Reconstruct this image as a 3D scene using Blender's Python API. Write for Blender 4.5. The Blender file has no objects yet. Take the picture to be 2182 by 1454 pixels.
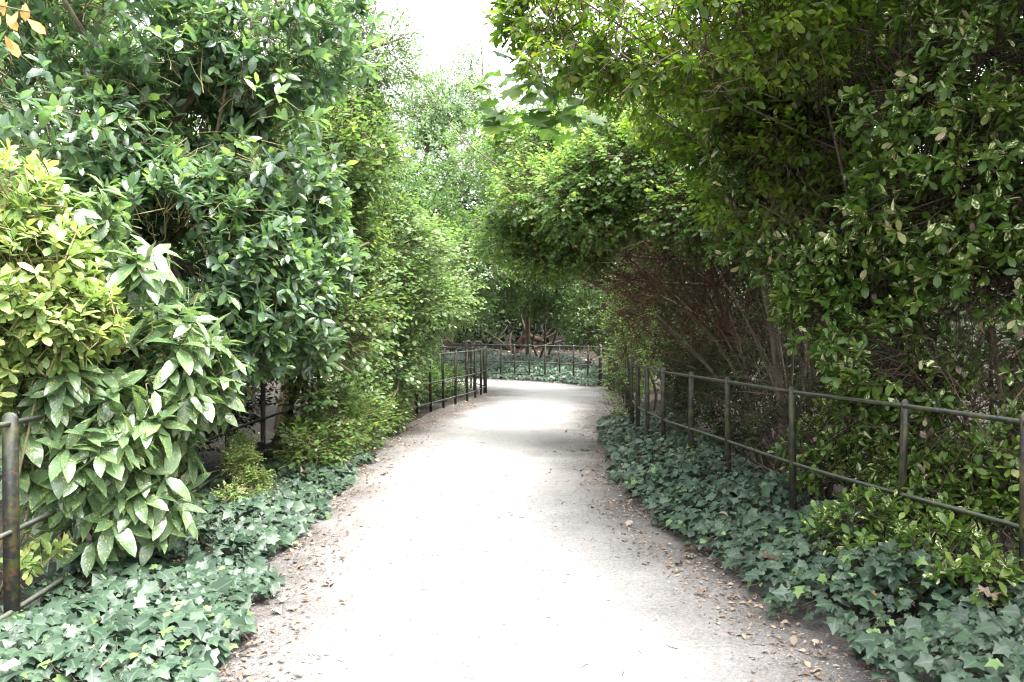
import bpy, math, time
import numpy as np
from mathutils import Matrix, Vector
T0 = time.time()
scene = bpy.context.scene
col = scene.collection
R = math.radians

# ------------------------------------------------------------------ camera, sky, sun, exposure
CAM_H, FPX, CX, HY = 1.55, 1697.0, 1091.0, 705.0        # eye height, focal length and horizon in pixels of the photograph
cam_d = bpy.data.cameras.new("camera")
cam_d.lens = 28.0
cam_d.sensor_width = 36.0
cam_d.clip_end = 600
cam = bpy.data.objects.new("camera", cam_d)
cam.location = (0, 0, CAM_H)
cam.rotation_euler = (R(90 - 0.74), 0, 0)
col.objects.link(cam)
scene.camera = cam

SUN_EL, SUN_AZ = 66.0, 128.0       # azimuth clockwise from +Y: soft light from high on the right
world = bpy.data.worlds.new("World")
scene.world = world
world.use_nodes = True
wn = world.node_tree
wn.nodes.clear()
sky = wn.nodes.new("ShaderNodeTexSky")
sky.sky_type = 'NISHITA'
sky.sun_disc = False
sky.sun_elevation = R(SUN_EL)
sky.sun_rotation = R(SUN_AZ)
sky.air_density = 1.0
sky.dust_density = 4.0
hs = wn.nodes.new("ShaderNodeHueSaturation")
hs.inputs["Saturation"].default_value = 0.22
bg = wn.nodes.new("ShaderNodeBackground")
bg.inputs["Strength"].default_value = 0.15
wo = wn.nodes.new("ShaderNodeOutputWorld")
wn.links.new(sky.outputs[0], hs.inputs["Color"])
wn.links.new(hs.outputs[0], bg.inputs["Color"])
wn.links.new(bg.outputs[0], wo.inputs["Surface"])

sun_d = bpy.data.lights.new("sun", 'SUN')
sun_d.energy = 1.5
sun_d.angle = R(55)
sun_d.color = (1.0, 0.97, 0.92)
sun = bpy.data.objects.new("sun", sun_d)
az, el = R(SUN_AZ), R(SUN_EL)
sdir = Vector((math.sin(az) * math.cos(el), math.cos(az) * math.cos(el), math.sin(el)))
sun.rotation_euler = sdir.to_track_quat('Z', 'Y').to_euler()
sun.location = sdir * 50
col.objects.link(sun)

vs = scene.view_settings
vs.view_transform = 'Standard'
vs.look = 'None'
vs.gamma = 1.0
vs.use_curve_mapping = False
vs.exposure = 3.12
cy = scene.cycles
cy.use_denoising = True
cy.filter_width = 1.15
cy.max_bounces = 8
cy.transmission_bounces = 4
cy.transparent_max_bounces = 8
cy.diffuse_bounces = 4
cy.glossy_bounces = 2
cy.sample_clamp_indirect = 6.0

# ------------------------------------------------------------------ small helpers
rng = np.random.default_rng(7)
UP = np.array([0., 0., 1.])


def nrm(v):
    return v / np.maximum(np.linalg.norm(v, axis=-1, keepdims=True), 1e-9)


NT = rng.random((32, 32, 32))


def noise3(p, f=1.0, seed=0):
    q = np.asarray(p) * f + seed * 7.31
    i = np.floor(q).astype(int)
    t = q - i
    t = t * t * (3 - 2 * t)
    out = 0
    for a in (0, 1):
        for b in (0, 1):
            for c in (0, 1):
                w = (t[..., 0] if a else 1 - t[..., 0]) * (t[..., 1] if b else 1 - t[..., 1]) * (t[..., 2] if c else 1 - t[..., 2])
                out = out + w * NT[(i[..., 0] + a) % 32, (i[..., 1] + b) % 32, (i[..., 2] + c) % 32]
    return out


def link(o, parent=None):
    col.objects.link(o)
    if parent is not None:
        o.parent = parent
    return o


def tag(o, label=None, cat=None, group=None, kind=None):
    if label: o["label"] = label
    if cat: o["category"] = cat
    if group: o["group"] = group
    if kind: o["kind"] = kind
    return o


def empty(name, loc, label, cat, group=None):
    o = bpy.data.objects.new(name, None)
    o.location = loc
    o.empty_display_size = 0.1
    tag(link(o), label, cat, group)
    return o


def mesh_np(name, V, F, mat=None, uv=None, tint=None, smooth=True):
    """V (n,3), F (m,k) with k = 3 or 4"""
    me = bpy.data.meshes.new(name)
    V = np.ascontiguousarray(V, dtype=np.float32)
    F = np.ascontiguousarray(F, dtype=np.int32)
    m, k = F.shape
    me.vertices.add(len(V))
    me.vertices.foreach_set("co", V.ravel())
    me.loops.add(m * k)
    me.loops.foreach_set("vertex_index", F.ravel())
    me.polygons.add(m)
    me.polygons.foreach_set("loop_start", np.arange(0, m * k, k, dtype=np.int32))
    if smooth:
        me.polygons.foreach_set("use_smooth", np.ones(m, dtype=bool))
    if uv is not None:
        l = me.uv_layers.new(name="UVMap")
        l.data.foreach_set("uv", np.ascontiguousarray(uv[F.ravel()], dtype=np.float32).ravel())
    if tint is not None:
        a = me.attributes.new("tint", 'FLOAT', 'POINT')
        a.data.foreach_set("value", np.ascontiguousarray(tint, dtype=np.float32))
    me.update()
    if mat: me.materials.append(mat)
    return me


def obj_np(name, V, F, mat, parent=None, kind=None, loc=None, **kw):
    if loc is not None:
        V = np.asarray(V) - np.asarray(loc)
    o = bpy.data.objects.new(name, mesh_np(name, V, F, mat, **kw))
    if loc is not None and parent is None:
        o.location = loc
    link(o, parent)
    if kind: o["kind"] = kind
    return o


def tube(pts, rad, sides=6):
    """one tube along pts with per-point radii, closed ends; returns V, F (tris)"""
    pts = np.asarray(pts, float)
    n = len(pts)
    rad = np.broadcast_to(np.asarray(rad, float), (n,))
    d = nrm(np.gradient(pts, axis=0))
    ref = np.where(np.abs(d[:, 2:3]) > 0.9, np.array([[1., 0, 0]]), np.array([[0, 0, 1.]]))
    u = nrm(np.cross(d, ref)); v = np.cross(d, u)
    a = np.arange(sides) / sides * 2 * math.pi
    V = pts[:, None] + rad[:, None, None] * (np.cos(a)[None, :, None] * u[:, None] + np.sin(a)[None, :, None] * v[:, None])
    V = V.reshape(-1, 3)
    F = []
    for i in range(n - 1):
        for j in range(sides):
            p, q = i * sides + j, i * sides + (j + 1) % sides
            F += [(p, q, q + sides), (p, q + sides, p + sides)]
    V = np.vstack([V, pts[0], pts[-1]])
    for j in range(sides):
        F += [(n * sides, (j + 1) % sides, j), (n * sides + 1, (n - 1) * sides + j, (n - 1) * sides + (j + 1) % sides)]
    return V, np.array(F)


def tubes3(A, B, C, r0, r1, short=False):
    """many thin three-sided twigs through A, B, C (n,3)"""
    n = len(A)
    if n == 0:
        return np.zeros((0, 3)), np.zeros((0, 3), int)
    d = nrm(C - A)
    u = nrm(np.cross(d, np.where(np.abs(d[:, 2:3]) > .9, np.array([[1., 0, 0]]), np.array([[0, 0, 1.]]))))
    v = np.cross(d, u)
    V = np.zeros((n, 9, 3))
    for k, (P, r) in enumerate(((A, r0), (B, (np.asarray(r0) + np.asarray(r1)) / 2), (C, r1))):
        r = np.broadcast_to(np.asarray(r, float), (n,))
        for j in range(3):
            a = j * 2 * math.pi / 3
            V[:, k * 3 + j] = P + r[:, None] * (math.cos(a) * u + math.sin(a) * v)
    f = []
    if short:
        V = V[:, [0, 1, 2, 6, 7, 8]]
    for i in range(1 if short else 2):
        for j in range(3):
            p, q = i * 3 + j, i * 3 + (j + 1) % 3
            f += [(p, q, q + 3), (p, q + 3, p + 3)]
    F = (np.arange(n) * V.shape[1])[:, None, None] + np.array(f)[None]
    return V.reshape(-1, 3), F.reshape(-1, 3)


def spline(pts, n):
    """Catmull-Rom through pts, n samples, roughly even"""
    P = np.asarray(pts, float)
    P = np.vstack([2 * P[0] - P[1], P, 2 * P[-1] - P[-2]])
    out = []
    for i in range(1, len(P) - 2):
        t = np.linspace(0, 1, 24, endpoint=False)[:, None]
        a, b, c, d = P[i - 1], P[i], P[i + 1], P[i + 2]
        out.append(.5 * ((2 * b) + (-a + c) * t + (2 * a - 5 * b + 4 * c - d) * t ** 2 + (-a + 3 * b - 3 * c + d) * t ** 3))
    out.append(P[-2][None])
    Q = np.vstack(out)
    s = np.concatenate([[0], np.cumsum(np.linalg.norm(np.diff(Q, axis=0), axis=1))])
    t = np.linspace(0, s[-1], n)
    return np.stack([np.interp(t, s, Q[:, k]) for k in range(Q.shape[1])], 1)


# ------------------------------------------------------------------ materials
def new_mat(name):
    m = bpy.data.materials.new(name)
    m.use_nodes = True
    nt = m.node_tree
    nt.nodes.clear()
    out = nt.nodes.new("ShaderNodeOutputMaterial")
    return m, nt, out


def N(nt, t, **kw):
    n = nt.nodes.new(t)
    for k, v in kw.items():
        setattr(n, k, v)
    return n


def ramp(nt, stops, interp='LINEAR'):
    r = N(nt, "ShaderNodeValToRGB")
    r.color_ramp.interpolation = interp
    e = r.color_ramp.elements
    while len(e) > 1: e.remove(e[-1])
    e[0].position, e[0].color = stops[0][0], (*stops[0][1], 1)
    for p, c in stops[1:]:
        x = e.new(p); x.color = (*c, 1)
    return r


def mixc(nt, fac, a, b, mode='MIX'):
    m = N(nt, "ShaderNodeMix", data_type='RGBA', blend_type=mode)
    for s, v in ((0, fac), (6, a), (7, b)):
        if hasattr(v, "links"): nt.links.new(v, m.inputs[s])
        elif s == 0: m.inputs[0].default_value = v
        else: m.inputs[s].default_value = (*v, 1)
    return m.outputs[2]


def math_(nt, op, a, b=None, c=None):
    m = N(nt, "ShaderNodeMath", operation=op)
    for i, v in enumerate((a, b, c)):
        if v is None: continue
        if hasattr(v, "links"): nt.links.new(v, m.inputs[i])
        else: m.inputs[i].default_value = v
    return m.outputs[0]


def maprange(nt, v, a, b, c=0, d=1):
    m = N(nt, "ShaderNodeMapRange")
    nt.links.new(v, m.inputs[0])
    for i, x in enumerate((a, b, c, d)): m.inputs[i + 1].default_value = x
    return m.outputs[0]


def leaf_mat(name, stops, rough=.42, spec=.5, trans=.28, rib=(.25, .35, .12), rib_f=.5, spots=None, blotch=None, trans_tint=(1.0, 1.06, .58), tboost=1.3, coat=0.0, vein=.10):
    m, nt, out = new_mat(name)
    a1 = N(nt, "ShaderNodeAttribute", attribute_name="tint")
    a2 = N(nt, "ShaderNodeAttribute", attribute_name="tint", attribute_type='OBJECT')
    t = math_(nt, 'ADD', a1.outputs["Fac"], a2.outputs["Fac"])
    c = ramp(nt, stops)
    nt.links.new(t, c.inputs[0])
    colr = c.outputs[0]
    uv = N(nt, "ShaderNodeUVMap")
    sep = N(nt, "ShaderNodeSeparateXYZ")
    nt.links.new(uv.outputs[0], sep.inputs[0])
    au = math_(nt, 'ABSOLUTE', sep.outputs[0])
    if spots or blotch:
        cmb = N(nt, "ShaderNodeCombineXYZ")
        nt.links.new(math_(nt, 'MULTIPLY', sep.outputs[0], .4), cmb.inputs[0])
        nt.links.new(sep.outputs[1], cmb.inputs[1])
        nt.links.new(math_(nt, 'MULTIPLY', t, 91.0), cmb.inputs[2])
        if spots:
            nz = N(nt, "ShaderNodeTexVoronoi"); nz.inputs["Scale"].default_value = 15
            nt.links.new(cmb.outputs[0], nz.inputs["Vector"])
            big = N(nt, "ShaderNodeTexNoise"); big.inputs["Scale"].default_value = 3.2
            nt.links.new(cmb.outputs[0], big.inputs["Vector"])
            thr = maprange(nt, big.outputs[0], .35, .65, .10, .42)
            f = math_(nt, 'LESS_THAN', nz.outputs["Distance"], thr)
            colr = mixc(nt, math_(nt, 'MULTIPLY', f, .75), colr, spots)
        if blotch:
            nz = N(nt, "ShaderNodeTexNoise"); nz.inputs["Scale"].default_value = 3.0
            nz.inputs["Detail"].default_value = 3
            nt.links.new(cmb.outputs[0], nz.inputs["Vector"])
            per = math_(nt, 'FRACT', math_(nt, 'MULTIPLY', t, 37.7))
            thr = maprange(nt, per, 0, 1, .46, 1.25)
            f = maprange(nt, math_(nt, 'SUBTRACT', nz.outputs[0], thr), 0, .06)
            colr = mixc(nt, f, colr, blotch)
    ribm = maprange(nt, au, .02, .11, rib_f, 0)
    colr = mixc(nt, ribm, colr, rib)
    # side veins as fine relief, a little brightness change across the blade
    vv = math_(nt, 'SINE', math_(nt, 'MULTIPLY', math_(nt, 'SUBTRACT', sep.outputs[1], math_(nt, 'MULTIPLY', au, .18)), 44.0))
    bmp = N(nt, "ShaderNodeBump"); bmp.inputs["Strength"].default_value = vein; bmp.inputs["Distance"].default_value = .003
    nt.links.new(vv, bmp.inputs["Height"])
    p = N(nt, "ShaderNodeBsdfPrincipled")
    nt.links.new(colr, p.inputs["Base Color"])
    p.inputs["Roughness"].default_value = rough
    p.inputs["Specular IOR Level"].default_value = spec
    p.inputs["Coat Weight"].default_value = coat
    p.inputs["Coat Roughness"].default_value = .35
    nt.links.new(bmp.outputs[0], p.inputs["Normal"])
    tr = N(nt, "ShaderNodeBsdfTranslucent")
    tc = mixc(nt, 1.0, colr, tuple(x * tboost for x in trans_tint), 'MULTIPLY')
    nt.links.new(tc, tr.inputs[0])
    mx = N(nt, "ShaderNodeMixShader"); mx.inputs[0].default_value = trans
    nt.links.new(p.outputs[0], mx.inputs[1]); nt.links.new(tr.outputs[0], mx.inputs[2])
    nt.links.new(mx.outputs[0], out.inputs[0])
    return m


def rough_mat(name, stops, scale=8.0, rough=.85, bump=.3, bscale=30.0, dist=.01, stretch=(1, 1, 1), spec=.3):
    m, nt, out = new_mat(name)
    tc = N(nt, "ShaderNodeTexCoord")
    mp = N(nt, "ShaderNodeMapping"); mp.inputs["Scale"].default_value = stretch
    nt.links.new(tc.outputs["Object"], mp.inputs[0])
    nz = N(nt, "ShaderNodeTexNoise"); nz.inputs["Scale"].default_value = scale; nz.inputs["Detail"].default_value = 6
    nt.links.new(mp.outputs[0], nz.inputs["Vector"])
    c = ramp(nt, stops); nt.links.new(nz.outputs[0], c.inputs[0])
    b = N(nt, "ShaderNodeTexNoise"); b.inputs["Scale"].default_value = bscale; b.inputs["Detail"].default_value = 5
    nt.links.new(mp.outputs[0], b.inputs["Vector"])
    bm = N(nt, "ShaderNodeBump"); bm.inputs["Strength"].default_value = bump; bm.inputs["Distance"].default_value = dist
    nt.links.new(b.outputs[0], bm.inputs["Height"])
    p = N(nt, "ShaderNodeBsdfPrincipled")
    nt.links.new(c.outputs[0], p.inputs["Base Color"])
    p.inputs["Roughness"].default_value = rough
    p.inputs["Specular IOR Level"].default_value = spec
    nt.links.new(bm.outputs[0], p.inputs["Normal"])
    nt.links.new(p.outputs[0], out.inputs[0])
    return m


M = {}
M['evergreen'] = leaf_mat("glossy_evergreen_leaf", [(0, (.052, .102, .066)), (.45, (.080, .145, .088)), (.75, (.120, .196, .092)), (.93, (.18, .28, .09)), (1, (.22, .31, .09))], rough=.29, spec=.95, coat=.5, trans=.44, tboost=1.6, rib=(.16, .24, .08), rib_f=.5)
M['aucuba'] = leaf_mat("spotted_laurel_leaf", [(0, (.07, .135, .062)), (.6, (.115, .20, .095)), (1, (.19, .285, .13))], rough=.28, spec=.85, coat=.5, trans=.28, rib=(.2, .3, .12), rib_f=.5, spots=(.62, .58, .16))
M['skimmia'] = leaf_mat("yellow_green_leaf", [(0, (.11, .19, .06)), (.45, (.20, .30, .095)), (.8, (.31, .39, .13)), (.94, (.43, .43, .16)), (1, (.47, .38, .15))], rough=.36, spec=.5, trans=.3, rib=(.4, .42, .15), rib_f=.4)
M['hornbeam'] = leaf_mat("bright_shrub_leaf", [(0, (.055, .105, .042)), (.5, (.092, .160, .058)), (.8, (.145, .220, .072)), (1, (.27, .31, .09))], rough=.38, spec=.6, trans=.45, rib=(.2, .28, .07), rib_f=.35)
M['snowy'] = leaf_mat("pale_shrub_leaf", [(0, (.09, .155, .065)), (.5, (.15, .235, .10)), (1, (.26, .35, .14))], rough=.36, spec=.65, trans=.42, rib=(.2, .28, .1), rib_f=.3)
M['rose'] = leaf_mat("small_pale_leaf", [(0, (.13, .22, .06)), (.6, (.2, .3, .08)), (1, (.3, .38, .1))], rough=.5, trans=.35, rib_f=.2)
M['ivy'] = leaf_mat("ivy_leaf", [(0, (.018, .040, .023)), (.5, (.034, .064, .037)), (.84, (.056, .094, .054)), (.9, (.085, .15, .050)), (1, (.13, .205, .06))], rough=.48, spec=.5, vein=.0, trans=.12, rib=(.14, .2, .13), rib_f=.35)
M['holm'] = leaf_mat("dark_oval_leaf", [(0, (.052, .105, .014)), (.5, (.098, .162, .020)), (.85, (.155, .215, .026)), (1, (.25, .22, .038))], rough=.38, spec=.6, trans=.56, tboost=2.0, rib=(.12, .16, .05), rib_f=.4)
M['maple'] = leaf_mat("small_maple_leaf", [(0, (.072, .140, .052)), (.5, (.118, .198, .070)), (.85, (.18, .25, .076)), (1, (.29, .30, .07))], rough=.34, spec=.9, trans=.54, tboost=1.8, rib=(.14, .2, .07), rib_f=.3)
M['sycamore'] = leaf_mat("large_maple_leaf", [(0, (.06, .13, .035)), (.6, (.11, .2, .045)), (1, (.2, .3, .06))], rough=.45, spec=.4, trans=.42, rib=(.2, .27, .08), rib_f=.4)
M['variegated'] = leaf_mat("variegated_leaf", [(0, (.036, .086, .012)), (.55, (.066, .128, .018)), (.86, (.13, .185, .026)), (.95, (.34, .33, .15)), (1, (.50, .45, .28))], rough=.36, spec=.4, trans=.22, rib=(.14, .2, .06), rib_f=.4, blotch=(.62, .62, .36))
M['far'] = leaf_mat("distant_leaf", [(0, (.045, .098, .036)), (.5, (.08, .15, .05)), (1, (.16, .24, .065))], rough=.38, spec=.6, trans=.48, tboost=1.6, rib_f=.1)
M['far_blue'] = leaf_mat("distant_ivy_leaf", [(0, (.07, .13, .07)), (.5, (.12, .19, .10)), (1, (.2, .28, .13))], rough=.34, spec=.8, trans=.45, tboost=1.6, rib_f=.1)
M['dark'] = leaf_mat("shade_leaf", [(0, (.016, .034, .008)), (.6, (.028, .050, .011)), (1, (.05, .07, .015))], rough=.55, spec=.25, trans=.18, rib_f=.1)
M['dead'] = leaf_mat("dry_leaf", [(0, (.09, .058, .043)), (.35, (.18, .130, .098)), (.7, (.28, .215, .165)), (.93, (.36, .30, .24)), (1, (.36, .20, .06))], rough=.65, spec=.25, trans=.12, rib=(.3, .2, .12), rib_f=.3, trans_tint=(1.1, .9, .6), tboost=1.0)
M['orange'] = leaf_mat("orange_leaf", [(0, (.55, .22, .06)), (1, (.70, .36, .12))], rough=.5, trans=.35, rib=(.7, .45, .2), trans_tint=(1.1, .8, .5), tboost=1.2)
M['bark'] = rough_mat("grey_brown_bark", [(.3, (.05, .036, .025)), (.55, (.11, .085, .06)), (.75, (.16, .14, .10))], 14, bscale=40, stretch=(1, 1, .25))
M['stem'] = rough_mat("olive_stem", [(.3, (.10, .085, .04)), (.7, (.20, .18, .09))], 12)
M['twig'] = rough_mat("brown_twig", [(.3, (.055, .04, .027)), (.7, (.12, .09, .06))], 5)
M['redtwig'] = rough_mat("reddish_dead_twig", [(.25, (.042, .020, .012)), (.55, (.085, .043, .025)), (.8, (.17, .105, .062))], 9)
M['darktwig'] = rough_mat("dark_twig", [(.3, (.03, .022, .015)), (.7, (.07, .05, .034))], 5)
M['berry'] = rough_mat("yellow_berry", [(.3, (.30, .28, .05)), (.7, (.45, .38, .08))], 5, rough=.4)
M['log'] = rough_mat("red_brown_log", [(.3, (.035, .02, .014)), (.7, (.085, .05, .034))], 6)


def fence_mat():
    m, nt, out = new_mat("mossy_painted_iron")
    tc = N(nt, "ShaderNodeTexCoord")
    n1 = N(nt, "ShaderNodeTexNoise"); n1.inputs["Scale"].default_value = 9; n1.inputs["Detail"].default_value = 7; n1.inputs["Roughness"].default_value = .65
    n2 = N(nt, "ShaderNodeTexNoise"); n2.inputs["Scale"].default_value = 60; n2.inputs["Detail"].default_value = 4
    oi = N(nt, "ShaderNodeObjectInfo")
    add = N(nt, "ShaderNodeVectorMath", operation='ADD')
    nt.links.new(tc.outputs["Object"], add.inputs[0])
    nt.links.new(math_(nt, 'MULTIPLY', oi.outputs["Random"], 30.0), add.inputs[1])
    for n in (n1, n2): nt.links.new(add.outputs[0], n.inputs["Vector"])
    base = ramp(nt, [(.3, (.007, .0085, .007)), (.6, (.013, .015, .012)), (.8, (.036, .036, .028))])
    nt.links.new(n2.outputs[0], base.inputs[0])
    f = maprange(nt, n1.outputs[0], .47, .62, 0, .8)
    c = mixc(nt, f, base.outputs[0], (.055, .058, .012))
    n3 = N(nt, "ShaderNodeTexNoise"); n3.inputs["Scale"].default_value = 23; n3.inputs["Detail"].default_value = 6
    nt.links.new(add.outputs[0], n3.inputs["Vector"])
    c = mixc(nt, maprange(nt, n3.outputs[0], .58, .66, 0, .75), c, (.085, .040, .018))
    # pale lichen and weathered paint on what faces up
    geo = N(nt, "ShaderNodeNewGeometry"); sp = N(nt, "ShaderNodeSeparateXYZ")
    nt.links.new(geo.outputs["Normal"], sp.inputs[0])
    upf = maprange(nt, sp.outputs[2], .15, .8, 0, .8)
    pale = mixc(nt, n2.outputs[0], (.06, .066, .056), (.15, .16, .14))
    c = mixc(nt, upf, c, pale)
    p = N(nt, "ShaderNodeBsdfPrincipled"); p.inputs["Roughness"].default_value = .55
    nt.links.new(c, p.inputs["Base Color"])
    bm = N(nt, "ShaderNodeBump"); bm.inputs["Strength"].default_value = .35; bm.inputs["Distance"].default_value = .003
    nt.links.new(n2.outputs[0], bm.inputs["Height"]); nt.links.new(bm.outputs[0], p.inputs["Normal"])
    nt.links.new(p.outputs[0], out.inputs[0])
    return m


M['fence'] = fence_mat()


def path_mat():
    m, nt, out = new_mat("pale_gravel")
    uv = N(nt, "ShaderNodeUVMap"); sep = N(nt, "ShaderNodeSeparateXYZ")
    nt.links.new(uv.outputs[0], sep.inputs[0])              # u: 0 at one edge, 1 at the other
    tc = N(nt, "ShaderNodeTexCoord")
    n1 = N(nt, "ShaderNodeTexNoise"); n1.inputs["Scale"].default_value = 1.3; n1.inputs["Detail"].default_value = 8; n1.inputs["Roughness"].default_value = .62
    n2 = N(nt, "ShaderNodeTexNoise"); n2.inputs["Scale"].default_value = 55; n2.inputs["Detail"].default_value = 6; n2.inputs["Roughness"].default_value = .7
    vo = N(nt, "ShaderNodeTexVoronoi"); vo.inputs["Scale"].default_value = 90
    for n in (n1, n2, vo): nt.links.new(tc.outputs["Object"], n.inputs["Vector"])
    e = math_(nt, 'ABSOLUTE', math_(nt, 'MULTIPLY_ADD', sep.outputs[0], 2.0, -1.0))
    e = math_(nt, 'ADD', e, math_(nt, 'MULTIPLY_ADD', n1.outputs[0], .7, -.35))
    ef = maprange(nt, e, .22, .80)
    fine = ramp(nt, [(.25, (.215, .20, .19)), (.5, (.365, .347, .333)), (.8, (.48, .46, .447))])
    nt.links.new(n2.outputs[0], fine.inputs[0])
    dirt_shade = ramp(nt, [(.28, (.052, .047, .044)), (.5, (.105, .096, .090)), (.75, (.20, .187, .178))])  # soiled margins and canopy dimming, both put into one darker edge colour
    nt.links.new(n2.outputs[0], dirt_shade.inputs[0])
    c = mixc(nt, ef, fine.outputs[0], dirt_shade.outputs[0])
    st = ramp(nt, [(0, (.75, .75, .75)), (.5, (1, 1, 1))]); nt.links.new(vo.outputs["Color"], st.inputs[0])
    c = mixc(nt, .6, c, st.outputs[0], 'MULTIPLY')
    p = N(nt, "ShaderNodeBsdfPrincipled"); p.inputs["Roughness"].default_value = .9; p.inputs["Specular IOR Level"].default_value = .2
    nt.links.new(c, p.inputs["Base Color"])
    bm = N(nt, "ShaderNodeBump"); bm.inputs["Strength"].default_value = .7; bm.inputs["Distance"].default_value = .012
    h = math_(nt, 'ADD', n2.outputs[0], math_(nt, 'MULTIPLY', vo.outputs["Distance"], .5))
    nt.links.new(h, bm.inputs["Height"]); nt.links.new(bm.outputs[0], p.inputs["Normal"])
    nt.links.new(p.outputs[0], out.inputs[0])
    return m


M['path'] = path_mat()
M['ground'] = rough_mat("dark_leafy_soil", [(.3, (.014, .011, .009)), (.5, (.028, .022, .017)), (.62, (.045, .036, .029)), (.8, (.085, .068, .054))], 16, bump=.8, bscale=28, dist=.03)

# ------------------------------------------------------------------ ground and path
EDGE_L = [(-1.15, -16), (-1.15, 0), (-1.2, 2.5), (-1.24, 3.5), (-1.36, 4.4), (-1.62, 6.6), (-1.68, 8.9), (-1.6, 11.7), (-1.05, 15.9), (-.62, 18.6), (-.58, 20.1), (-1.1, 21.3), (-2.3, 22.5), (-5, 24.3), (-9, 26.2)]
EDGE_R = [(1.8, -16), (1.75, 0), (1.68, 2.5), (1.58, 3.5), (1.40, 4.4), (1.10, 6.6), (1.05, 8.9), (1.3, 11.7), (1.96, 15.9), (2.4, 18.6), (2.5, 20.3), (2.15, 22.0), (1.0, 23.8), (-1.5, 25.8), (-7, 28.6)]
NL = 260
EL, ER = spline(EDGE_L, NL), spline(EDGE_R, NL)
# sample both edges at matching control points, not by arc length
def by_ctrl(ctrl, n):
    t = np.linspace(0, len(ctrl) - 1, n)
    P = np.asarray(ctrl, float)
    P = np.vstack([2 * P[0] - P[1], P, 2 * P[-1] - P[-2]])
    i = np.minimum(t.astype(int), len(ctrl) - 2); f = (t - i)[:, None]
    a, b, c, d = P[i], P[i + 1], P[i + 2], P[i + 3]
    return .5 * ((2 * b) + (-a + c) * f + (2 * a - 5 * b + 4 * c - d) * f ** 2 + (-a + 3 * b - 3 * c + d) * f ** 3)
EL, ER = by_ctrl(EDGE_L, NL), by_ctrl(EDGE_R, NL)
CL = (EL + ER) / 2
HW = np.linalg.norm(ER - EL, axis=1) / 2


def path_dist(xy):
    """signed distance to the path edge: negative on the path"""
    out = np.full(len(xy), 1e9)
    for k in range(0, len(xy), 20000):
        q = xy[k:k + 20000]
        d = np.linalg.norm(q[:, None] - CL[None], axis=2) - HW[None]
        out[k:k + 20000] = d.min(1)
    return out


def gz(xy):
    """ground height"""
    xy = np.asarray(xy, float)
    x, y = xy[..., 0], xy[..., 1]
    q = np.stack([x, y, x * 0], -1)
    d = path_dist(xy.reshape(-1, 2)).reshape(x.shape)
    away = np.clip((d - .4) / .8, 0, 1)
    rise = np.clip(y - 26.5 + np.maximum(x, 0) * .6, 0, 60) * .09 * away
    return rise + away * (.10 * (noise3(q, .9) - .5) + .05 * noise3(q, 3.1)) + np.clip(d - 2.5, 0, 30) * .02


nx, ny = 150, 150
gx = np.sign(np.linspace(-1, 1, nx)) * np.abs(np.linspace(-1, 1, nx)) ** 1.8 * 110
gy = -40 + np.concatenate([np.linspace(0, 75, 118), np.linspace(77, 190, ny - 118)])
GX, GY = np.meshgrid(gx, gy)
XY = np.stack([GX.ravel(), GY.ravel()], 1)
ii = np.arange(nx * ny).reshape(ny, nx)
GF = np.stack([ii[:-1, :-1].ravel(), ii[:-1, 1:].ravel(), ii[1:, 1:].ravel(), ii[1:, :-1].ravel()], 1)
obj_np("ground", np.column_stack([XY, gz(XY)]), GF, M['ground'], kind="structure")

NA = 15
tt = np.linspace(0, 1, NA)
wob = .10 * (noise3(np.column_stack([EL, EL[:, 0] * 0]), 1.7) - .5)[:, None]
wob2 = .10 * (noise3(np.column_stack([ER, ER[:, 0] * 0]), 1.7, 3) - .5)[:, None]
dv = nrm(ER - EL)
PXY = (EL - dv * (.32 + wob))[:, None] * (1 - tt)[None, :, None] + (ER + dv * (.32 + wob2))[:, None] * tt[None, :, None]
PZ = .012 + .02 * np.sin(tt * math.pi)[None] + .008 * (noise3(np.concatenate([PXY, PXY[..., :1] * 0], -1), 1.1) - .5)
PV = np.concatenate([PXY, np.broadcast_to(PZ[..., None], PXY.shape[:2] + (1,))], -1).reshape(-1, 3)
ii = np.arange(NL * NA).reshape(NL, NA)
PF = np.stack([ii[:-1, :-1].ravel(), ii[:-1, 1:].ravel(), ii[1:, 1:].ravel(), ii[1:, :-1].ravel()], 1)
puv = np.stack([np.broadcast_to(tt[None], (NL, NA)), np.broadcast_to(np.linspace(0, 30, NL)[:, None], (NL, NA))], -1).reshape(-1, 2)
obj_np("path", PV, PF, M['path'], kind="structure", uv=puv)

# ------------------------------------------------------------------ iron railings
def post_mesh(w, t, h, hoop=False):
    """flat bar with a rounded top; wide face across local X, thickness along local Y"""
    a = np.linspace(0, math.pi, 9)
    r = w / 2
    prof = [(-r, -.15)] + [(-r * math.cos(x), h - r + r * math.sin(x)) for x in a] + [(r, -.15)]
    n = len(prof)
    b = .18 * t
    V, F = [], []
    rings = [(-t / 2, .93), (-t / 2 + b, 1), (t / 2 - b, 1), (t / 2, .93)]
    for y, s in rings:
        V += [(x * s, y, z if z < 0 else z - (1 - s) * r) for x, z in prof]
    for k in range(3):
        for i in range(n):
            j = (i + 1) % n
            F += [(k * n + i, k * n + j, (k + 1) * n + j), (k * n + i, (k + 1) * n + j, (k + 1) * n + i)]
    c0 = len(V); V.append((0, -t / 2, h * .5)); V.append((0, t / 2, h * .5))
    for i in range(n):
        j = (i + 1) % n
        F += [(c0, j, i), (c0 + 1, 3 * n + i, 3 * n + j)]
    return mesh_np("post", np.array(V), np.array(F), M['fence'], smooth=False)


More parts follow.
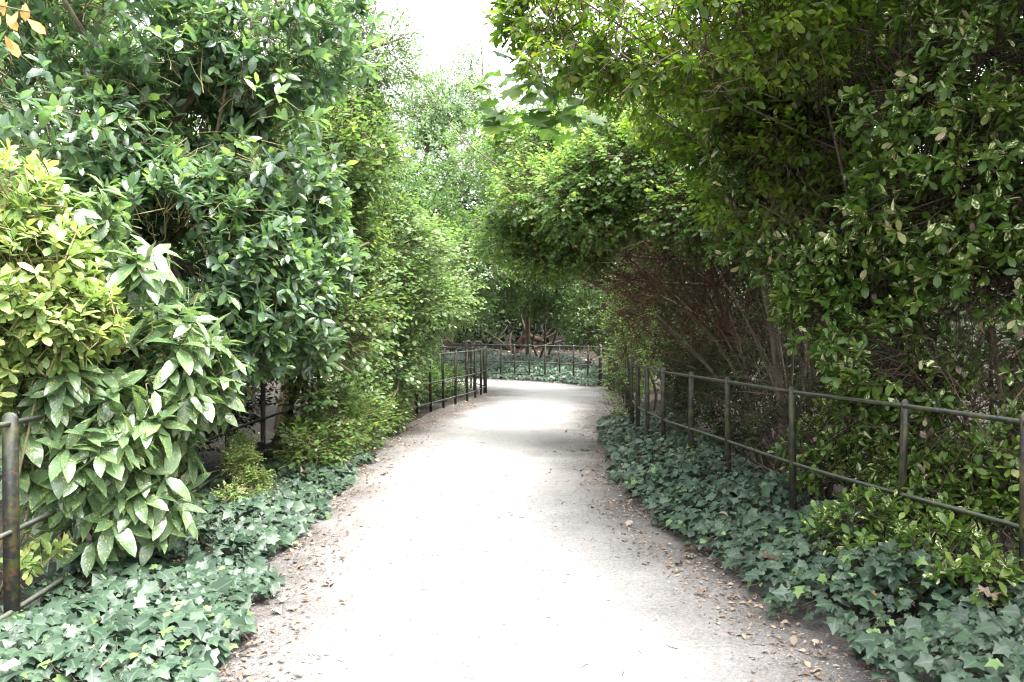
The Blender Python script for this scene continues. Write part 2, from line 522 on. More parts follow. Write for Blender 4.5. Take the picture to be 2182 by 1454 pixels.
def hoop_mesh(w, r, h):
    a = np.linspace(0, math.pi, 10)
    pts = [(-w / 2, 0, -.15), (-w / 2, 0, h * .5)] + [(-w / 2 * math.cos(x), 0, h - w / 2 + w / 2 * math.sin(x)) for x in a] + [(w / 2, 0, h * .5), (w / 2, 0, -.15)]
    V, F = tube(pts, r, 7)
    return mesh_np("hoop", V, F, M['fence'])


POST = post_mesh(.052, .014, 1.14)
POST_WIDE = post_mesh(.074, .02, 1.155)
POST_FAR = post_mesh(.042, .03, 1.13)
POST_END = post_mesh(.085, .085, 1.17)
HOOP = hoop_mesh(.17, .026, 1.27)


def fence(name, label, line, posts, wide=(), meshes=None, rail_r=.0145, heights=(1.095, .565, .175)):
    line = np.asarray(line, float)
    L = spline(line, max(60, len(line) * 10))
    mid = L[len(L) // 2]
    root = empty(name, (mid[0], mid[1], 0), label, "fence")
    o0 = np.array([mid[0], mid[1], 0])
    g = np.zeros(len(L))
    r2 = np.random.default_rng(len(posts))
    for h in heights:
        w = noise3(np.column_stack([L, np.full(len(L), h * 9)]), .8) - .5
        sag = .012 * w
        pts = np.column_stack([L, g + h + sag]) - o0
        V, F = tube(pts, rail_r, 8)
        obj_np("rail", V, F, M['fence'], root)
    for i, (x, y) in enumerate(posts):
        k = np.argmin(np.hypot(L[:, 0] - x, L[:, 1] - y))
        k0, k1 = max(k - 1, 0), min(k + 1, len(L) - 1)
        d = L[k1] - L[k0]
        me = (meshes or {}).get(i, POST)
        o = bpy.data.objects.new("post", me)
        o.location = (x - o0[0], y - o0[1], 0)
        o.rotation_euler = (r2.normal(0, .012), r2.normal(0, .012), math.atan2(d[1], d[0]) - math.pi / 2 + r2.normal(0, .05))
        link(o, root)
    return root


LF = [(-2.2, 1.0), (-2.30, 2.0), (-2.37, 2.95), (-2.44, 3.87), (-2.53, 4.85), (-2.62, 5.83), (-2.71, 6.8), (-2.78, 7.78), (-2.77, 8.84), (-2.75, 9.9), (-2.66, 11.0), (-2.48, 11.9),
      (-2.31, 12.6), (-2.10, 13.1), (-1.91, 13.7), (-1.72, 14.4), (-1.54, 15.1), (-1.36, 15.8), (-1.18, 16.6), (-.98, 17.4), (-.84, 18.2), (-.74, 18.95), (-.66, 19.65)]
fence("railing_fence", "iron estate railing running along the left path edge and buried in bushes", LF, LF, meshes={3: POST_WIDE, 22: POST_END})
RET = [(-.72, 19.85), (-.90, 20.6), (-1.17, 21.3), (-1.9, 22.2), (-3.0, 23.1), (-4.2, 23.9), (-5.5, 24.7)]
fence("railing_fence", "short railing with two hooped iron posts at the bend, left of the corner post", RET, RET[1:], meshes={0: HOOP, 1: HOOP, 2: POST_FAR, 3: POST_FAR, 4: POST_FAR})
RF = [(3.0, 1.0), (2.82, 2.0), (2.66, 3.0), (2.55, 3.95), (2.34, 4.8), (2.08, 5.87), (1.92, 7.05), (1.79, 7.97), (1.68, 8.8), (1.64, 9.6), (1.63, 10.3), (1.70, 11.2), (1.80, 12.1), (1.92, 13.0), (2.04, 14.0), (2.16, 15.0), (2.28, 16.0), (2.40, 17.0), (2.50, 18.0), (2.56, 19.0), (2.56, 20.0), (2.54, 20.7)]
fence("railing_fence", "dark iron estate railing along the right path edge behind the ivy", RF, RF, meshes={21: POST_END})
FF = [(2.46, 22.2), (2.16, 22.8), (1.81, 23.4), (1.43, 23.9), (1.01, 24.4), (.54, 24.85), (.09, 25.25), (-.36, 25.6), (-.84, 25.95), (-1.35, 26.3), (-1.9, 26.6), (-2.5, 26.95), (-3.1, 27.25), (-3.8, 27.6), (-4.6, 28.0), (-5.5, 28.4)]
fence("railing_fence", "distant iron railing curving round the far bend across the path", [(2.52, 21.0)] + FF, FF, meshes={0: POST_END, **{i: POST_FAR for i in range(1, 16)}}, rail_r=.016)

# ------------------------------------------------------------------ leaf templates (length 1 along +Y, face +Z)
def blade(w=.4, rows=(.2, .5, .8), fold=.25, curl=.15, power=1.0, twist=0.0, wave=0.0):
    V, U = [(0, 0, 0)], [(0, 0)]
    for i, t in enumerate(rows):
        hw = w / 2 * (math.sin(math.pi * t ** power)) ** .75
        zc = -curl * t * t
        tw = twist * (t - .3) + wave * (-1) ** i
        for s in (-1, 0, 1):
            V.append((s * hw, t, zc + abs(s) * hw * fold + s * hw * tw))
            U.append((s, t))
    V.append((0, 1, -curl)); U.append((0, 1))
    F = [(0, 2, 1), (0, 3, 2)]
    for i in range(len(rows) - 1):
        a = 1 + 3 * i; b = a + 3
        F += [(a, a + 1, b + 1), (a, b + 1, b), (a + 1, a + 2, b + 2), (a + 1, b + 2, b + 1)]
    a = 1 + 3 * (len(rows) - 1); e = len(V) - 1
    F += [(a, a + 1, e), (a + 1, a + 2, e)]
    return np.array(V), np.array(F), np.array(U, float)


def lobed(half, cup=.12, ruffle=.06, seed=0):
    """half: right-hand outline from the base notch to the tip"""
    r = np.random.default_rng(seed)
    out = list(half) + [(-x, y) for x, y in half[-2:0:-1]]
    V = [(0, .38, .03)]
    U = [(0, .38)]
    for x, y in out:
        rr = math.hypot(x, y - .38)
        V.append((x, y, -cup * rr * rr * 2 + ruffle * r.normal() * rr + .12 * abs(x)))
        U.append((x * 2, y))
    n = len(out)
    F = [(0, 1 + i, 1 + (i + 1) % n) for i in range(n)]
    F = [(a, c, b) if False else (a, b, c) for a, b, c in F]
    return np.array(V), np.array(F), np.array(U, float)


IVY = [(0, .06), (.2, -.06), (.42, .06), (.36, .28), (.56, .52), (.27, .60), (0, 1.0)]
MAPLE = [(0, .08), (.16, -.03), (.36, .06), (.26, .24), (.58, .40), (.50, .56), (.24, .50), (.27, .80), (.10, .84), (0, 1.0)]
SYC = [(0, .06), (.18, -.06), (.42, .04), (.36, .2), (.62, .38), (.50, .48), (.56, .62), (.26, .58), (.30, .82), (.14, .86), (0, 1.0)]
TP = {
    'oval': ([blade(.46, fold=.22, curl=.18, power=.95), blade(.42, fold=.35, curl=.05, power=.95, twist=.5), blade(.5, fold=.12, curl=.28)],
             [blade(.46, (.28, .72), fold=.22, curl=.18), blade(.42, (.28, .72), fold=.35, curl=.05, twist=.5)]),
    'aucuba': ([blade(.40, (.16, .4, .65, .86), fold=.28, curl=.25, wave=.1), blade(.36, (.16, .4, .65, .86), fold=.4, curl=.15, twist=.4), blade(.44, (.16, .4, .65, .86), fold=.15, curl=.35, wave=.08)],
               [blade(.40, (.28, .7), fold=.28, curl=.25), blade(.38, (.28, .7), fold=.4, curl=.15, twist=.4)]),
    'obovate': ([blade(.50, fold=.2, curl=.15, power=1.45), blade(.44, fold=.35, curl=-.12, power=1.5, twist=.5), blade(.54, fold=.1, curl=.32, power=1.4, wave=.06)],
                [blade(.50, (.35, .75), fold=.2, curl=.12, power=1.4), blade(.44, (.35, .75), fold=.3, curl=-.1, power=1.4)]),
    'round': ([blade(.66, fold=.12, curl=.15, power=.85, wave=.05), blade(.6, fold=.22, curl=.05, power=.85, twist=.3), blade(.72, fold=.05, curl=.25, power=.85)],
              [blade(.66, (.25, .7), fold=.12, curl=.15, power=.85), blade(.6, (.25, .7), fold=.22, curl=.05, power=.85)]),
    'ivy': ([lobed(IVY, .12, .08, 1), lobed(IVY, .2, .12, 2), lobed([(x * .85, y) for x, y in IVY], .05, .1, 3)],
            [lobed([IVY[0], IVY[2], IVY[3], IVY[4], IVY[6]], .15, .08, 4), lobed(IVY, .15, .1, 5)]),
    'maple': ([lobed(MAPLE, .12, .06, 1), lobed(MAPLE, .25, .1, 2)],
              [lobed([MAPLE[0], MAPLE[2], MAPLE[3], MAPLE[4], MAPLE[6], MAPLE[9]], .18, .08, 3)]),
    'sycamore': ([lobed(SYC, .12, .08, 1), lobed(SYC, .25, .12, 2), lobed(SYC, .05, .14, 6)], [lobed(SYC, .2, .1, 3)]),
    'far': ([blade(.6, (.5,), fold=.2, curl=.1)], [blade(.6, (.5,), fold=.2, curl=.1), blade(.5, (.5,), fold=.4, curl=.0)]),
    'dry': ([blade(.55, fold=.5, curl=-.3, wave=.25), blade(.45, fold=.9, curl=.3, twist=.8), lobed(MAPLE, -.3, .2, 8), lobed(SYC, -.25, .22, 9)],
            [blade(.5, (.5,), fold=.5, curl=-.3), blade(.6, (.3, .7), fold=.3, curl=.2, wave=.2)]),
}


def diamond(w, fold, curl):
    """two triangles folded along the midrib: leaves that are tiny or buried in the crown"""
    return (np.array([(0, 0, 0), (w / 2, .48, fold * w / 2 - .05), (0, 1, -curl), (-w / 2, .48, fold * w / 2 - .05)]),
            np.array([(0, 1, 2), (0, 2, 3)]), np.array([(0, 0), (1, .48), (0, 1), (-1, .48)], float))


TINY = {'oval': .46, 'aucuba': .42, 'obovate': .50, 'round': .66, 'ivy': .85, 'maple': .85, 'sycamore': .9, 'far': .62, 'dry': .6}


def frames(y, n):
    y = nrm(y)
    x = nrm(np.cross(y, n))
    z = np.cross(x, y)
    return np.stack([x, y, z], axis=2)          # columns are the axes


class Leaves:
    """leaf placements of one plant"""
    def __init__(s): s.p, s.R, s.s, s.t = [], [], [], []
    def add(s, p, Rm, sc, t):
        s.p.append(p); s.R.append(Rm); s.s.append(sc); s.t.append(t)
    def done(s):
        s.p = np.concatenate(s.p); s.R = np.concatenate(s.R); s.s = np.concatenate(s.s); s.t = np.concatenate(s.t)
        return s


def expand(tm, p, Rm, s, t):
    tv, tf, tu = tm
    n = len(p)
    V = p[:, None] + s[:, None, None] * np.einsum('nij,vj->nvi', Rm, tv)
    F = (np.arange(n) * len(tv))[:, None, None] + tf[None]
    return V.reshape(-1, 3), F.reshape(-1, 3), np.tile(tu, (n, 1)), np.repeat(t, len(tv))


def px(p):
    d = np.maximum(p[:, 1], .05)
    return CX + FPX * p[:, 0] / d, HY + FPX * (CAM_H - p[:, 2]) / d, p[:, 1]


def in_view(p, m=120):
    x, y, d = px(p)
    return (d > .3) & (x > -m) & (x < 2182 + m) & (y > -m) & (y < 1454 + m)


def sample_shoots(r, lobes, n, shell=.35, clump=.0, cfreq=2.0, up=.4, jit=.5, zmin=.05, back=.4, off=.35, rough=.22):
    lob = np.asarray(lobes, float)
    area = (lob[:, 3] * lob[:, 4] + lob[:, 4] * lob[:, 5] + lob[:, 3] * lob[:, 5])
    k = r.choice(len(lob), n * 4, p=area / area.sum())
    u = nrm(r.normal(size=(n * 4, 3)))
    c, rad = lob[k, :3], lob[k, 3:6]
    rr = 1 - shell * np.abs(r.normal(size=n * 4)) * .8 + rough * 2 * (noise3(c + u * rad, 1.6, 5) - .5)
    p = c + u * rad * np.clip(rr, .1, 1.4)[:, None]
    nm = nrm(u / rad)
    ok = p[:, 2] > zmin
    for q in lob:                               # not deep inside another lobe
        e = (((p - q[:3]) / q[3:6]) ** 2).sum(1)
        ok &= e > (.45 - shell * .5) ** 2
    if clump > 0:
        ok &= noise3(p, cfreq, 11) + .35 * noise3(p, cfreq * 2.7, 12) > clump
    to = nrm(np.array([0, 0, CAM_H]) - p)
    facing = (nm * to).sum(1)
    ok &= (facing > -.25) | (r.random(len(p)) < back)
    ok &= in_view(p, 60) | (r.random(len(p)) < off)
    idx = np.nonzero(ok)[0][:n]
    p, nm, c = p[idx], nm[idx], c[idx]
    d = nrm(nm + up * UP + jit * r.normal(size=p.shape))
    return p, d, c


def shoot_leaves(r, L, p, d, k, length, mode='whorl', slen=.10, droop=.15, e0=80, e1=35, tip=.25, light=.8, var=.35):
    n = len(p)
    ref = np.where(np.abs(d[:, 2:3]) > .9, np.array([[1., 0, 0]]), np.array([[0, 0, 1.]]))
    u = nrm(np.cross(d, ref)); v = np.cross(d, u)
    base_t = r.random(n) * .55
    ph = r.random(n) * 6.28
    sc0 = length * (1 + var * (r.random(n) - .5))
    for i in range(k):
        t = i / max(k - 1, 1)
        keep = r.random(n) < .93
        q = p + d * (slen * t) + r.normal(size=p.shape) * slen * .04
        if mode == 'whorl':
            a = ph + i * 2.4 + r.normal(size=n) * .3
            e = np.radians(e0 + (e1 - e0) * t + r.normal(size=n) * 12)
            perp = np.cos(a)[:, None] * u + np.sin(a)[:, None] * v
            y = d * np.cos(e)[:, None] + perp * np.sin(e)[:, None]
            y = nrm(y) - np.array([0, 0, droop])
            nn = d * .6 + UP * light + r.normal(size=p.shape) * .3
        else:
            pn = nrm(UP + .35 * nrm(d) * 0 + .35 * np.stack([np.cos(ph), np.sin(ph), ph * 0], 1))
            side = nrm(np.cross(pn, d)) * (1 if i % 2 else -1)
            e = np.radians((e0 if i < k - 1 else 8) + r.normal(size=n) * 10)
            y = d * np.cos(e)[:, None] + side * np.sin(e)[:, None] - np.array([0, 0, droop])
            nn = pn + r.normal(size=p.shape) * .28
        s = sc0 * (1 + .35 * (r.random(n) - .5)) * (1.0 if t < .8 else .85)
        tt_ = np.clip(base_t + r.random(n) * .3 + tip * max(0, t - .5) * 2 * r.random(n), 0, 1)
        Rm = frames(y, nn)
        L.add(q[keep], Rm[keep], s[keep], tt_[keep])


PLANTS = []      # (root, leaves, template, material, how many single leaves)


def plant(name, label, cat, base, lobes, n, length, tmpl, mat, seed, k=7, singles=0, trunk_r=.04, limb=True, twigs='stem', group=None, mode='whorl', slen=.10,
          droop=.15, e0=80, e1=35, tip=.25, light=.8, bark='bark', stems=1, rare=0.0, rare_rng=(.93, 1.0), trunk_h=None, twig_r=.0035, twig_back=.28, berries=0, nbr=99, dry=0, **kw):
    r = np.random.default_rng(seed)
    base = np.array([base[0], base[1], gz(np.array([[base[0], base[1]]]))[0]])
    root = empty(name, base, label, cat, group)
    p, d, c = sample_shoots(r, lobes, n, **kw)
    L = Leaves()
    shoot_leaves(r, L, p, d, k, length, mode, slen, droop, e0, e1, tip, light)
    L.done()
    if rare > 0:
        m = r.random(len(L.t)) < rare
        L.t = np.where(m, rare_rng[0] + (rare_rng[1] - rare_rng[0]) * r.random(len(L.t)), np.minimum(L.t, rare_rng[0] - .03))
    # twigs from inside the crown to each shoot
    if twigs:
        q = p + (c - p) * (twig_back * (.6 + .6 * r.random(len(p))))[:, None] - np.array([0, 0, .05])
        q = q + r.normal(size=p.shape) * .09
        mid = (p + q) / 2 + r.normal(size=p.shape) * .04
        tw = in_view(p, 80) if tmpl != 'far' else (r.random(len(p)) < .5)
        V, F = tubes3(q[tw], mid[tw], (p + d * slen)[tw], twig_r * 1.8, twig_r * .6, short=tmpl == 'far')
        obj_np("twigs", V - base, F, M[twigs], root, kind="stuff")
    if limb:
        lob = np.asarray(lobes)
        ctr = np.average(lob[:, :3], axis=0, weights=lob[:, 3])
        for sidx in range(stems):
            off = r.normal(size=3) * np.array([.12, .12, 0]) * (stems > 1)
            top = ctr.copy() if trunk_h is None else np.array([base[0] + (ctr[0] - base[0]) * .35, base[1] + (ctr[1] - base[1]) * .35, base[2] + trunk_h])
            if stems > 1: top = lob[sidx % len(lob), :3]
            a = base + off - np.array([0, 0, .1])
            m1 = a + (top - a) * .4 + r.normal(size=3) * .08 * np.linalg.norm(top - a) * np.array([1, 1, .2])
            pts = spline([a, m1, top], 9)
            V, F = tube(pts, np.linspace(trunk_r, trunk_r * .55, 9), 8)
            obj_np("trunk" if stems == 1 else "stem", V - base, F, M[bark], root)
            if stems == 1: fork = pts
        if stems == 1:
            for q in lob[:nbr]:
                s0 = fork[r.integers(4, 9)]
                e = q[:3] + (q[:3] - s0) * .35
                m1 = (s0 + e) / 2 + r.normal(size=3) * .1 * np.linalg.norm(e - s0) + np.array([0, 0, .08])
                pts = spline([s0, m1, e], 8)
                V, F = tube(pts, np.linspace(trunk_r * .5, trunk_r * .1 + .003, 8), 6)
                obj_np("branch", V - base, F, M[bark], root)
    if dry:
        me = [mesh_np("dry_leaf", v, f, M['dead'], uv=u) for v, f, u in TP['dry'][0][:2]]
        vis = np.nonzero(in_view(p, -10))[0]
        for i in r.choice(vis, min(dry, len(vis)), replace=False):
            o = bpy.data.objects.new("dry_leaf", me[r.integers(0, 2)])
            q = p[i] + d[i] * slen * .8 + nrm(np.array([0, 0, CAM_H]) - p[i]) * .05
            Rm = frames(np.array([[r.normal() * .5, r.normal() * .5, -1.0]]), nrm(r.normal(size=(1, 3)) + np.array([[0, -.8, .3]])))[0]
            mm = np.eye(4); mm[:3, :3] = Rm * length * (.7 + .5 * r.random()); mm[:3, 3] = q - base
            o.matrix_local = Matrix(mm.tolist())
            o["tint"] = float(.25 + .75 * r.random())
            link(o, root)
    if berries:
        i = r.choice(len(p), min(berries, len(p)), replace=False)
        bp = (p[i] + d[i] * slen * .4)
        octa = np.array([(1, 0, 0), (-1, 0, 0), (0, 1, 0), (0, -1, 0), (0, 0, 1), (0, 0, -1)], float)
        of = np.array([(0, 2, 4), (2, 1, 4), (1, 3, 4), (3, 0, 4), (2, 0, 5), (1, 2, 5), (3, 1, 5), (0, 3, 5)])
        bp = np.repeat(bp, 5, 0) + r.normal(size=(len(bp) * 5, 3)) * .014
        V = bp[:, None] + octa[None] * .006
        F = (np.arange(len(bp)) * 6)[:, None, None] + of[None]
        obj_np("berries", V.reshape(-1, 3) - base, F.reshape(-1, 3), M['berry'], root, kind="stuff")
    PLANTS.append((root, L, tmpl, mat, singles))
    return root


def at(x, y, d):
    return ((x - CX) / FPX * d, d, CAM_H - (y - HY) / FPX * d)


def lobe(x, y, d, rx, ry, rz):
    return (*at(x, y, d), rx, ry, rz)


# ------------------------------------------------------------------ left side plants
plant("laurel_bush", "spotted laurel with large yellow-flecked leaves hanging over the near left railing", "bush", (-2.75, 5.2),
      [(-2.50, 4.55, 1.02, .42, .42, .45), (-2.30, 4.85, 1.28, .46, .45, .34), (-2.38, 5.0, .86, .36, .38, .38), (-2.8, 4.95, 1.55, .5, .45, .35), (-2.42, 4.75, .55, .42, .38, .36), (-2.06, 5.05, 1.24, .28, .32, .20), (-2.45, 4.7, 1.55, .3, .35, .2), (-2.52, 4.55, 2.2, .24, .25, .14), (-2.28, 4.75, 1.88, .28, .25, .14), (-2.12, 4.75, 1.5, .3, .3, .18), (-2.45, 4.35, 1.28, .22, .22, .15)],
      540, .185, 'aucuba', 'aucuba', 11, k=8, singles=300, stems=5, trunk_r=.018, bark='stem', slen=.09, droop=.45, e0=82, e1=48, up=.55, jit=.35, shell=.4, clump=.50, twig_r=.004, light=.9, zmin=.22)
plant("evergreen_bush", "yellow-green rosette-leaved bush above the near left railing post", "bush", (-3.05, 4.3),
      [(-2.62, 4.1, 1.74, .42, .42, .36), (-2.42, 4.2, 1.60, .28, .35, .2), (-2.75, 4.15, 2.2, .32, .4, .3), (-2.9, 4.0, 1.4, .4, .4, .4), (-2.55, 4.2, .42, .16, .18, .12)],
      720, .080, 'obovate', 'skimmia', 12, k=8, singles=300, stems=4, trunk_r=.009, bark='stem', slen=.05, droop=.02, e0=85, e1=40, up=.7, jit=.35, shell=.35, rough=.38, clump=.54, cfreq=3, tip=.5, light=.7, rare=.07, rare_rng=(.92, 1))
plant("evergreen_tree", "big dark glossy-leaved evergreen with yellow berries filling the upper left", "tree", (-3.9, 6.9),
      [(-3.5, 6.2, 3.25, .95, .8, .75), (-2.55, 6.6, 3.30, .85, .8, .7), (-3.5, 6.0, 4.15, 1.1, .9, .6), (-2.25, 6.9, 4.1, .85, .9, .75), (-2.65, 6.5, 2.32, .75, .75, .6), (-2.28, 7.0, 1.9, .6, .7, .5),
       (-3.25, 6.2, 2.15, .75, .7, .6), (-2.45, 6.9, 1.4, .5, .6, .45), (-4.3, 7.4, 3.2, 1.3, 1.2, 2.2), (-3.1, 7.4, 2.6, 1.2, .9, 1.6), (-2.1, 7.3, 2.9, .6, .8, .6), (-1.95, 7.7, 2.2, .4, .5, .45), (-2.0, 7.6, 1.45, .35, .4, .3), (-3.3, 6.9, 5.2, 1.5, 1.3, .7)],
      6200, .122, 'oval', 'evergreen', 13, k=7, singles=300, trunk_r=.07, twigs='stem', slen=.12, droop=.10, e0=75, e1=32, up=.55, jit=.5, shell=.32, rough=.40, clump=.53, cfreq=1.7, tip=.6, light=.75, berries=260, rare=.03, rare_rng=(.94, 1))
plant("leafy_shrub", "bright green round-leaved shrub behind the left railing after the dark evergreen", "shrub", (-2.9, 9.2),
      [(-2.25, 8.9, 1.55, .7, .9, .6), (-2.08, 8.9, .72, .42, .5, .42), (-2.15, 9.5, 2.6, .75, .9, .7), (-2.2, 9.6, 3.5, .75, .9, .8), (-2.75, 9.6, 2.2, .8, .9, 1.4), (-1.95, 9.8, 1.9, .55, .7, .6), (-2.15, 7.9, 2.9, .4, .5, .35), (-2.2, 7.5, 1.8, .35, .4, .28)],
      3300, .082, 'round', 'hornbeam', 14, k=7, singles=300, trunk_r=.05, mode='flat', slen=.22, droop=.22, e0=58, up=.15, jit=.6, shell=.42, rough=.42, clump=.48, cfreq=1.8, tip=.4, twigs='twig', rare=.06, rare_rng=(.94, 1))
plant("leafy_shrub", "pale-leaved arching shrub drooping over the left railing before the corner post", "shrub", (-2.6, 13.0),
      [(-1.95, 12.2, 1.95, .75, .9, .7), (-1.95, 12.6, 2.9, .85, 1.0, .8), (-1.9, 12.0, 1.0, .55, .8, .5), (-1.62, 13.8, 1.95, .7, .8, .55), (-1.85, 14.0, 1.25, .4, .7, .3), (-2.3, 13.2, 2.5, .8, .9, 1.2), (-1.6, 14.8, 2.8, .85, .8, .7), (-2.15, 11.0, .55, .35, .7, .3), (-1.3, 14.6, 2.0, .45, .6, .4)],
      3600, .088, 'round', 'snowy', 15, k=7, singles=300, trunk_r=.05, mode='flat', slen=.26, droop=.2, e0=60, up=.15, jit=.6, shell=.42, rough=.40, clump=.48, cfreq=1.6, tip=.3, twigs='twig')
plant("young_tree", "tall light yellow-green tree rising above the left shrubs beside the sky gap", "tree", (-3.6, 12.2),
      [(-2.75, 12, 4.4, .9, 1.0, .8), (-2.65, 12.2, 5.6, .8, 1.0, .8), (-3.4, 11.5, 5.0, 1.1, 1.1, 1.2), (-3.3, 12.2, 6.9, 1.1, 1.1, .8), (-2.4, 11.6, 3.7, .6, .8, .5), (-1.95, 12.0, 5.7, .6, .8, 1.2), (-2.1, 12.2, 4.4, .6, .8, .6), (-3.9, 12.5, 3.8, 1.2, 1.2, 1.2)],
      4300, .075, 'oval', 'hornbeam', 16, k=7, singles=0, trunk_r=.08, mode='flat', slen=.22, droop=.2, e0=58, up=.2, jit=.55, shell=.5, clump=.5, cfreq=1.5, tip=.3, twigs='twig')
plant("rose_bush", "small sprawling pale-leaved bush on the ivy below the left railing", "bush", (-2.35, 7.0),
      [(-2.36, 7.0, .40, .2, .22, .16), (-2.2, 6.8, .27, .22, .2, .12), (-2.08, 6.55, .16, .16, .18, .09), (-2.45, 7.25, .5, .14, .16, .12), (-2.3, 6.5, .2, .14, .14, .1)],
      420, .032, 'round', 'rose', 17, k=7, singles=0, trunk_r=.008, bark='stem', slen=.09, mode='flat', droop=.1, e0=65, up=.5, jit=.9, shell=.5, rough=.65, twig_r=.0015)
plant("bramble", "low tangle of toothed green leaves spilling under the left railing to the path edge", "bush", (-2.35, 9.6),
      [(-2.1, 8.8, .3, .35, .8, .28), (-2.0, 10.2, .35, .3, .8, .3), (-1.95, 11.6, .35, .3, .6, .3), (-1.9, 12.6, .3, .2, .4, .25)],
      1500, .062, 'round', 'maple', 18, k=6, singles=300, trunk_r=.01, bark='stem', slen=.2, mode='flat', droop=.15, e0=58, up=.5, jit=.6, shell=.4, tip=.3, clump=.42, rare=.05)

plant("undergrowth_bush", "dark low bush in the gap behind the left railing's second visible post", "bush", (-3.7, 8.4),
      [(-3.45, 7.9, .6, .36, .5, .45), (-3.45, 8.9, .8, .36, .6, .6), (-3.5, 9.8, .9, .42, .7, .7), (-3.4, 6.9, .45, .32, .5, .4), (-4.0, 9.0, .8, .5, 1.2, .7)],
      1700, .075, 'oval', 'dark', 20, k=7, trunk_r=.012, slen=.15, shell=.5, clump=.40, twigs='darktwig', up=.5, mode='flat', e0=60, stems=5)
plant("undergrowth_bush", "low dark foliage behind the last posts of the left railing", "bush", (-2.3, 16.0),
      [(-2.6, 13.4, .5, .5, .8, .45), (-2.35, 14.6, .5, .5, .8, .45), (-1.95, 16.0, .45, .5, .8, .4), (-1.75, 17.4, .4, .45, .7, .35), (-1.5, 18.8, .35, .4, .7, .3), (-2.6, 17.5, .9, .5, 1.0, .8), (-2.2, 19.3, .7, .5, .7, .6)],
      1700, .07, 'round', 'far', 19, k=7, trunk_r=.01, slen=.16, shell=.5, clump=.42, twigs='darktwig', up=.5, mode='flat', e0=60, stems=6)

# ------------------------------------------------------------------ right side plants
plant("evergreen_oak", "dark oval-leaved evergreen overhanging the path at the top right", "tree", (4.3, 6.0),
      [(.58, 5.7, 3.72, .55, .7, .36), (1.05, 5.5, 3.62, .7, .8, .45), (1.6, 5.3, 3.5, .65, .7, .5), (.22, 6.0, 3.98, .35, .5, .28), (2.2, 5.5, 4.1, .8, .9, .5), (2.9, 6.0, 4.4, .9, 1, .6), (2.6, 5.0, 4.5, 1.2, 1.2, .5), (2.6, 6.6, 3.9, .8, .8, .7), (1.9, 6.4, 3.6, .6, .7, .4), (3.4, 6.4, 3.9, .8, .8, .8), (2.3, 6.3, 2.95, .55, .6, .45), (2.05, 6.5, 2.6, .45, .5, .35), (2.5, 6.2, 2.5, .4, .5, .4), (2.2, 7.4, 3.2, .6, .7, .5), (1.7, 7.6, 3.6, .6, .7, .4)],
      6000, .076, 'obovate', 'holm', 21, k=8, singles=300, trunk_r=.022, twigs='twig', slen=.10, droop=.25, e0=75, e1=30, up=.1, jit=.6, shell=.45, clump=.48, cfreq=2, tip=.2, trunk_h=3.6, nbr=2, dry=16, rare=.04, rare_rng=(.92, 1))
plant("field_maple", "small-lobed maple leaning over the brown twigs right of the path centre", "tree", (3.2, 10.8),
      [(1.78, 9.6, 3.5, 1.0, 1.0, .55), (1.0, 10, 3.25, .85, 1.0, .55), (.35, 10.9, 3.35, .6, .9, .5), (1.75, 10, 4.1, 1.0, 1.0, .32), (2.15, 8.9, 2.85, .6, .7, .4), (.75, 11, 2.7, .6, .8, .38), (1.2, 9.8, 2.95, .6, .7, .25), (.35, 11.4, 4.2, .6, .7, .4), (2.7, 9.4, 3.6, .9, .9, .7), (2.9, 8.6, 2.6, .5, .6, .5), (2.5, 8.2, 3.0, .6, .6, .5), (.95, 10.6, 2.75, .55, .7, .35), (.45, 11.2, 2.75, .5, .7, .4), (.1, 11.6, 3.0, .5, .8, .4)],
      8200, .064, 'maple', 'maple', 22, k=7, singles=300, trunk_r=.05, mode='flat', slen=.2, droop=.3, e0=60, up=.0, jit=.5, shell=.45, clump=.47, cfreq=1.9, twigs='twig', tip=.25, trunk_h=2.4, rare=.05, rare_rng=(.93, 1))
plant("variegated_shrub", "tall cream-flecked evergreen shrub filling the dark right side", "shrub", (3.6, 5.9),
      [(2.2, 5.6, 3.15, .75, .8, .6), (2.55, 5.0, 3.15, .7, .7, .6), (2.8, 4.9, 2.5, .65, .7, .55), (2.5, 5.8, 2.4, .6, .7, .55), (2.15, 6.4, 2.85, .55, .7, .55), (2.75, 5.9, 1.75, .65, .7, .5), (3.05, 5.1, 1.85, .6, .6, .5), (1.95, 6.4, 3.4, .5, .6, .4), (3.3, 5.0, 3.3, .7, .7, .6), (3.2, 4.6, 2.3, .5, .6, .5), (2.6, 5.2, 1.35, .5, .5, .3), (2.3, 6.2, 2.1, .4, .5, .3), (1.95, 6.6, 2.55, .45, .5, .4), (2.35, 6.9, 2.9, .6, .6, .6), (3.0, 5.7, 1.2, .5, .5, .4), (3.4, 4.9, 1.3, .5, .5, .5)],
      3000, .078, 'obovate', 'variegated', 23, k=8, singles=300, trunk_r=.018, twigs='darktwig', slen=.08, droop=.12, e0=80, e1=35, up=.2, jit=.6, shell=.5, clump=.60, cfreq=1.8, tip=.2, stems=8, rare=.05, rare_rng=(.9, 1), twig_back=.8, dry=50)
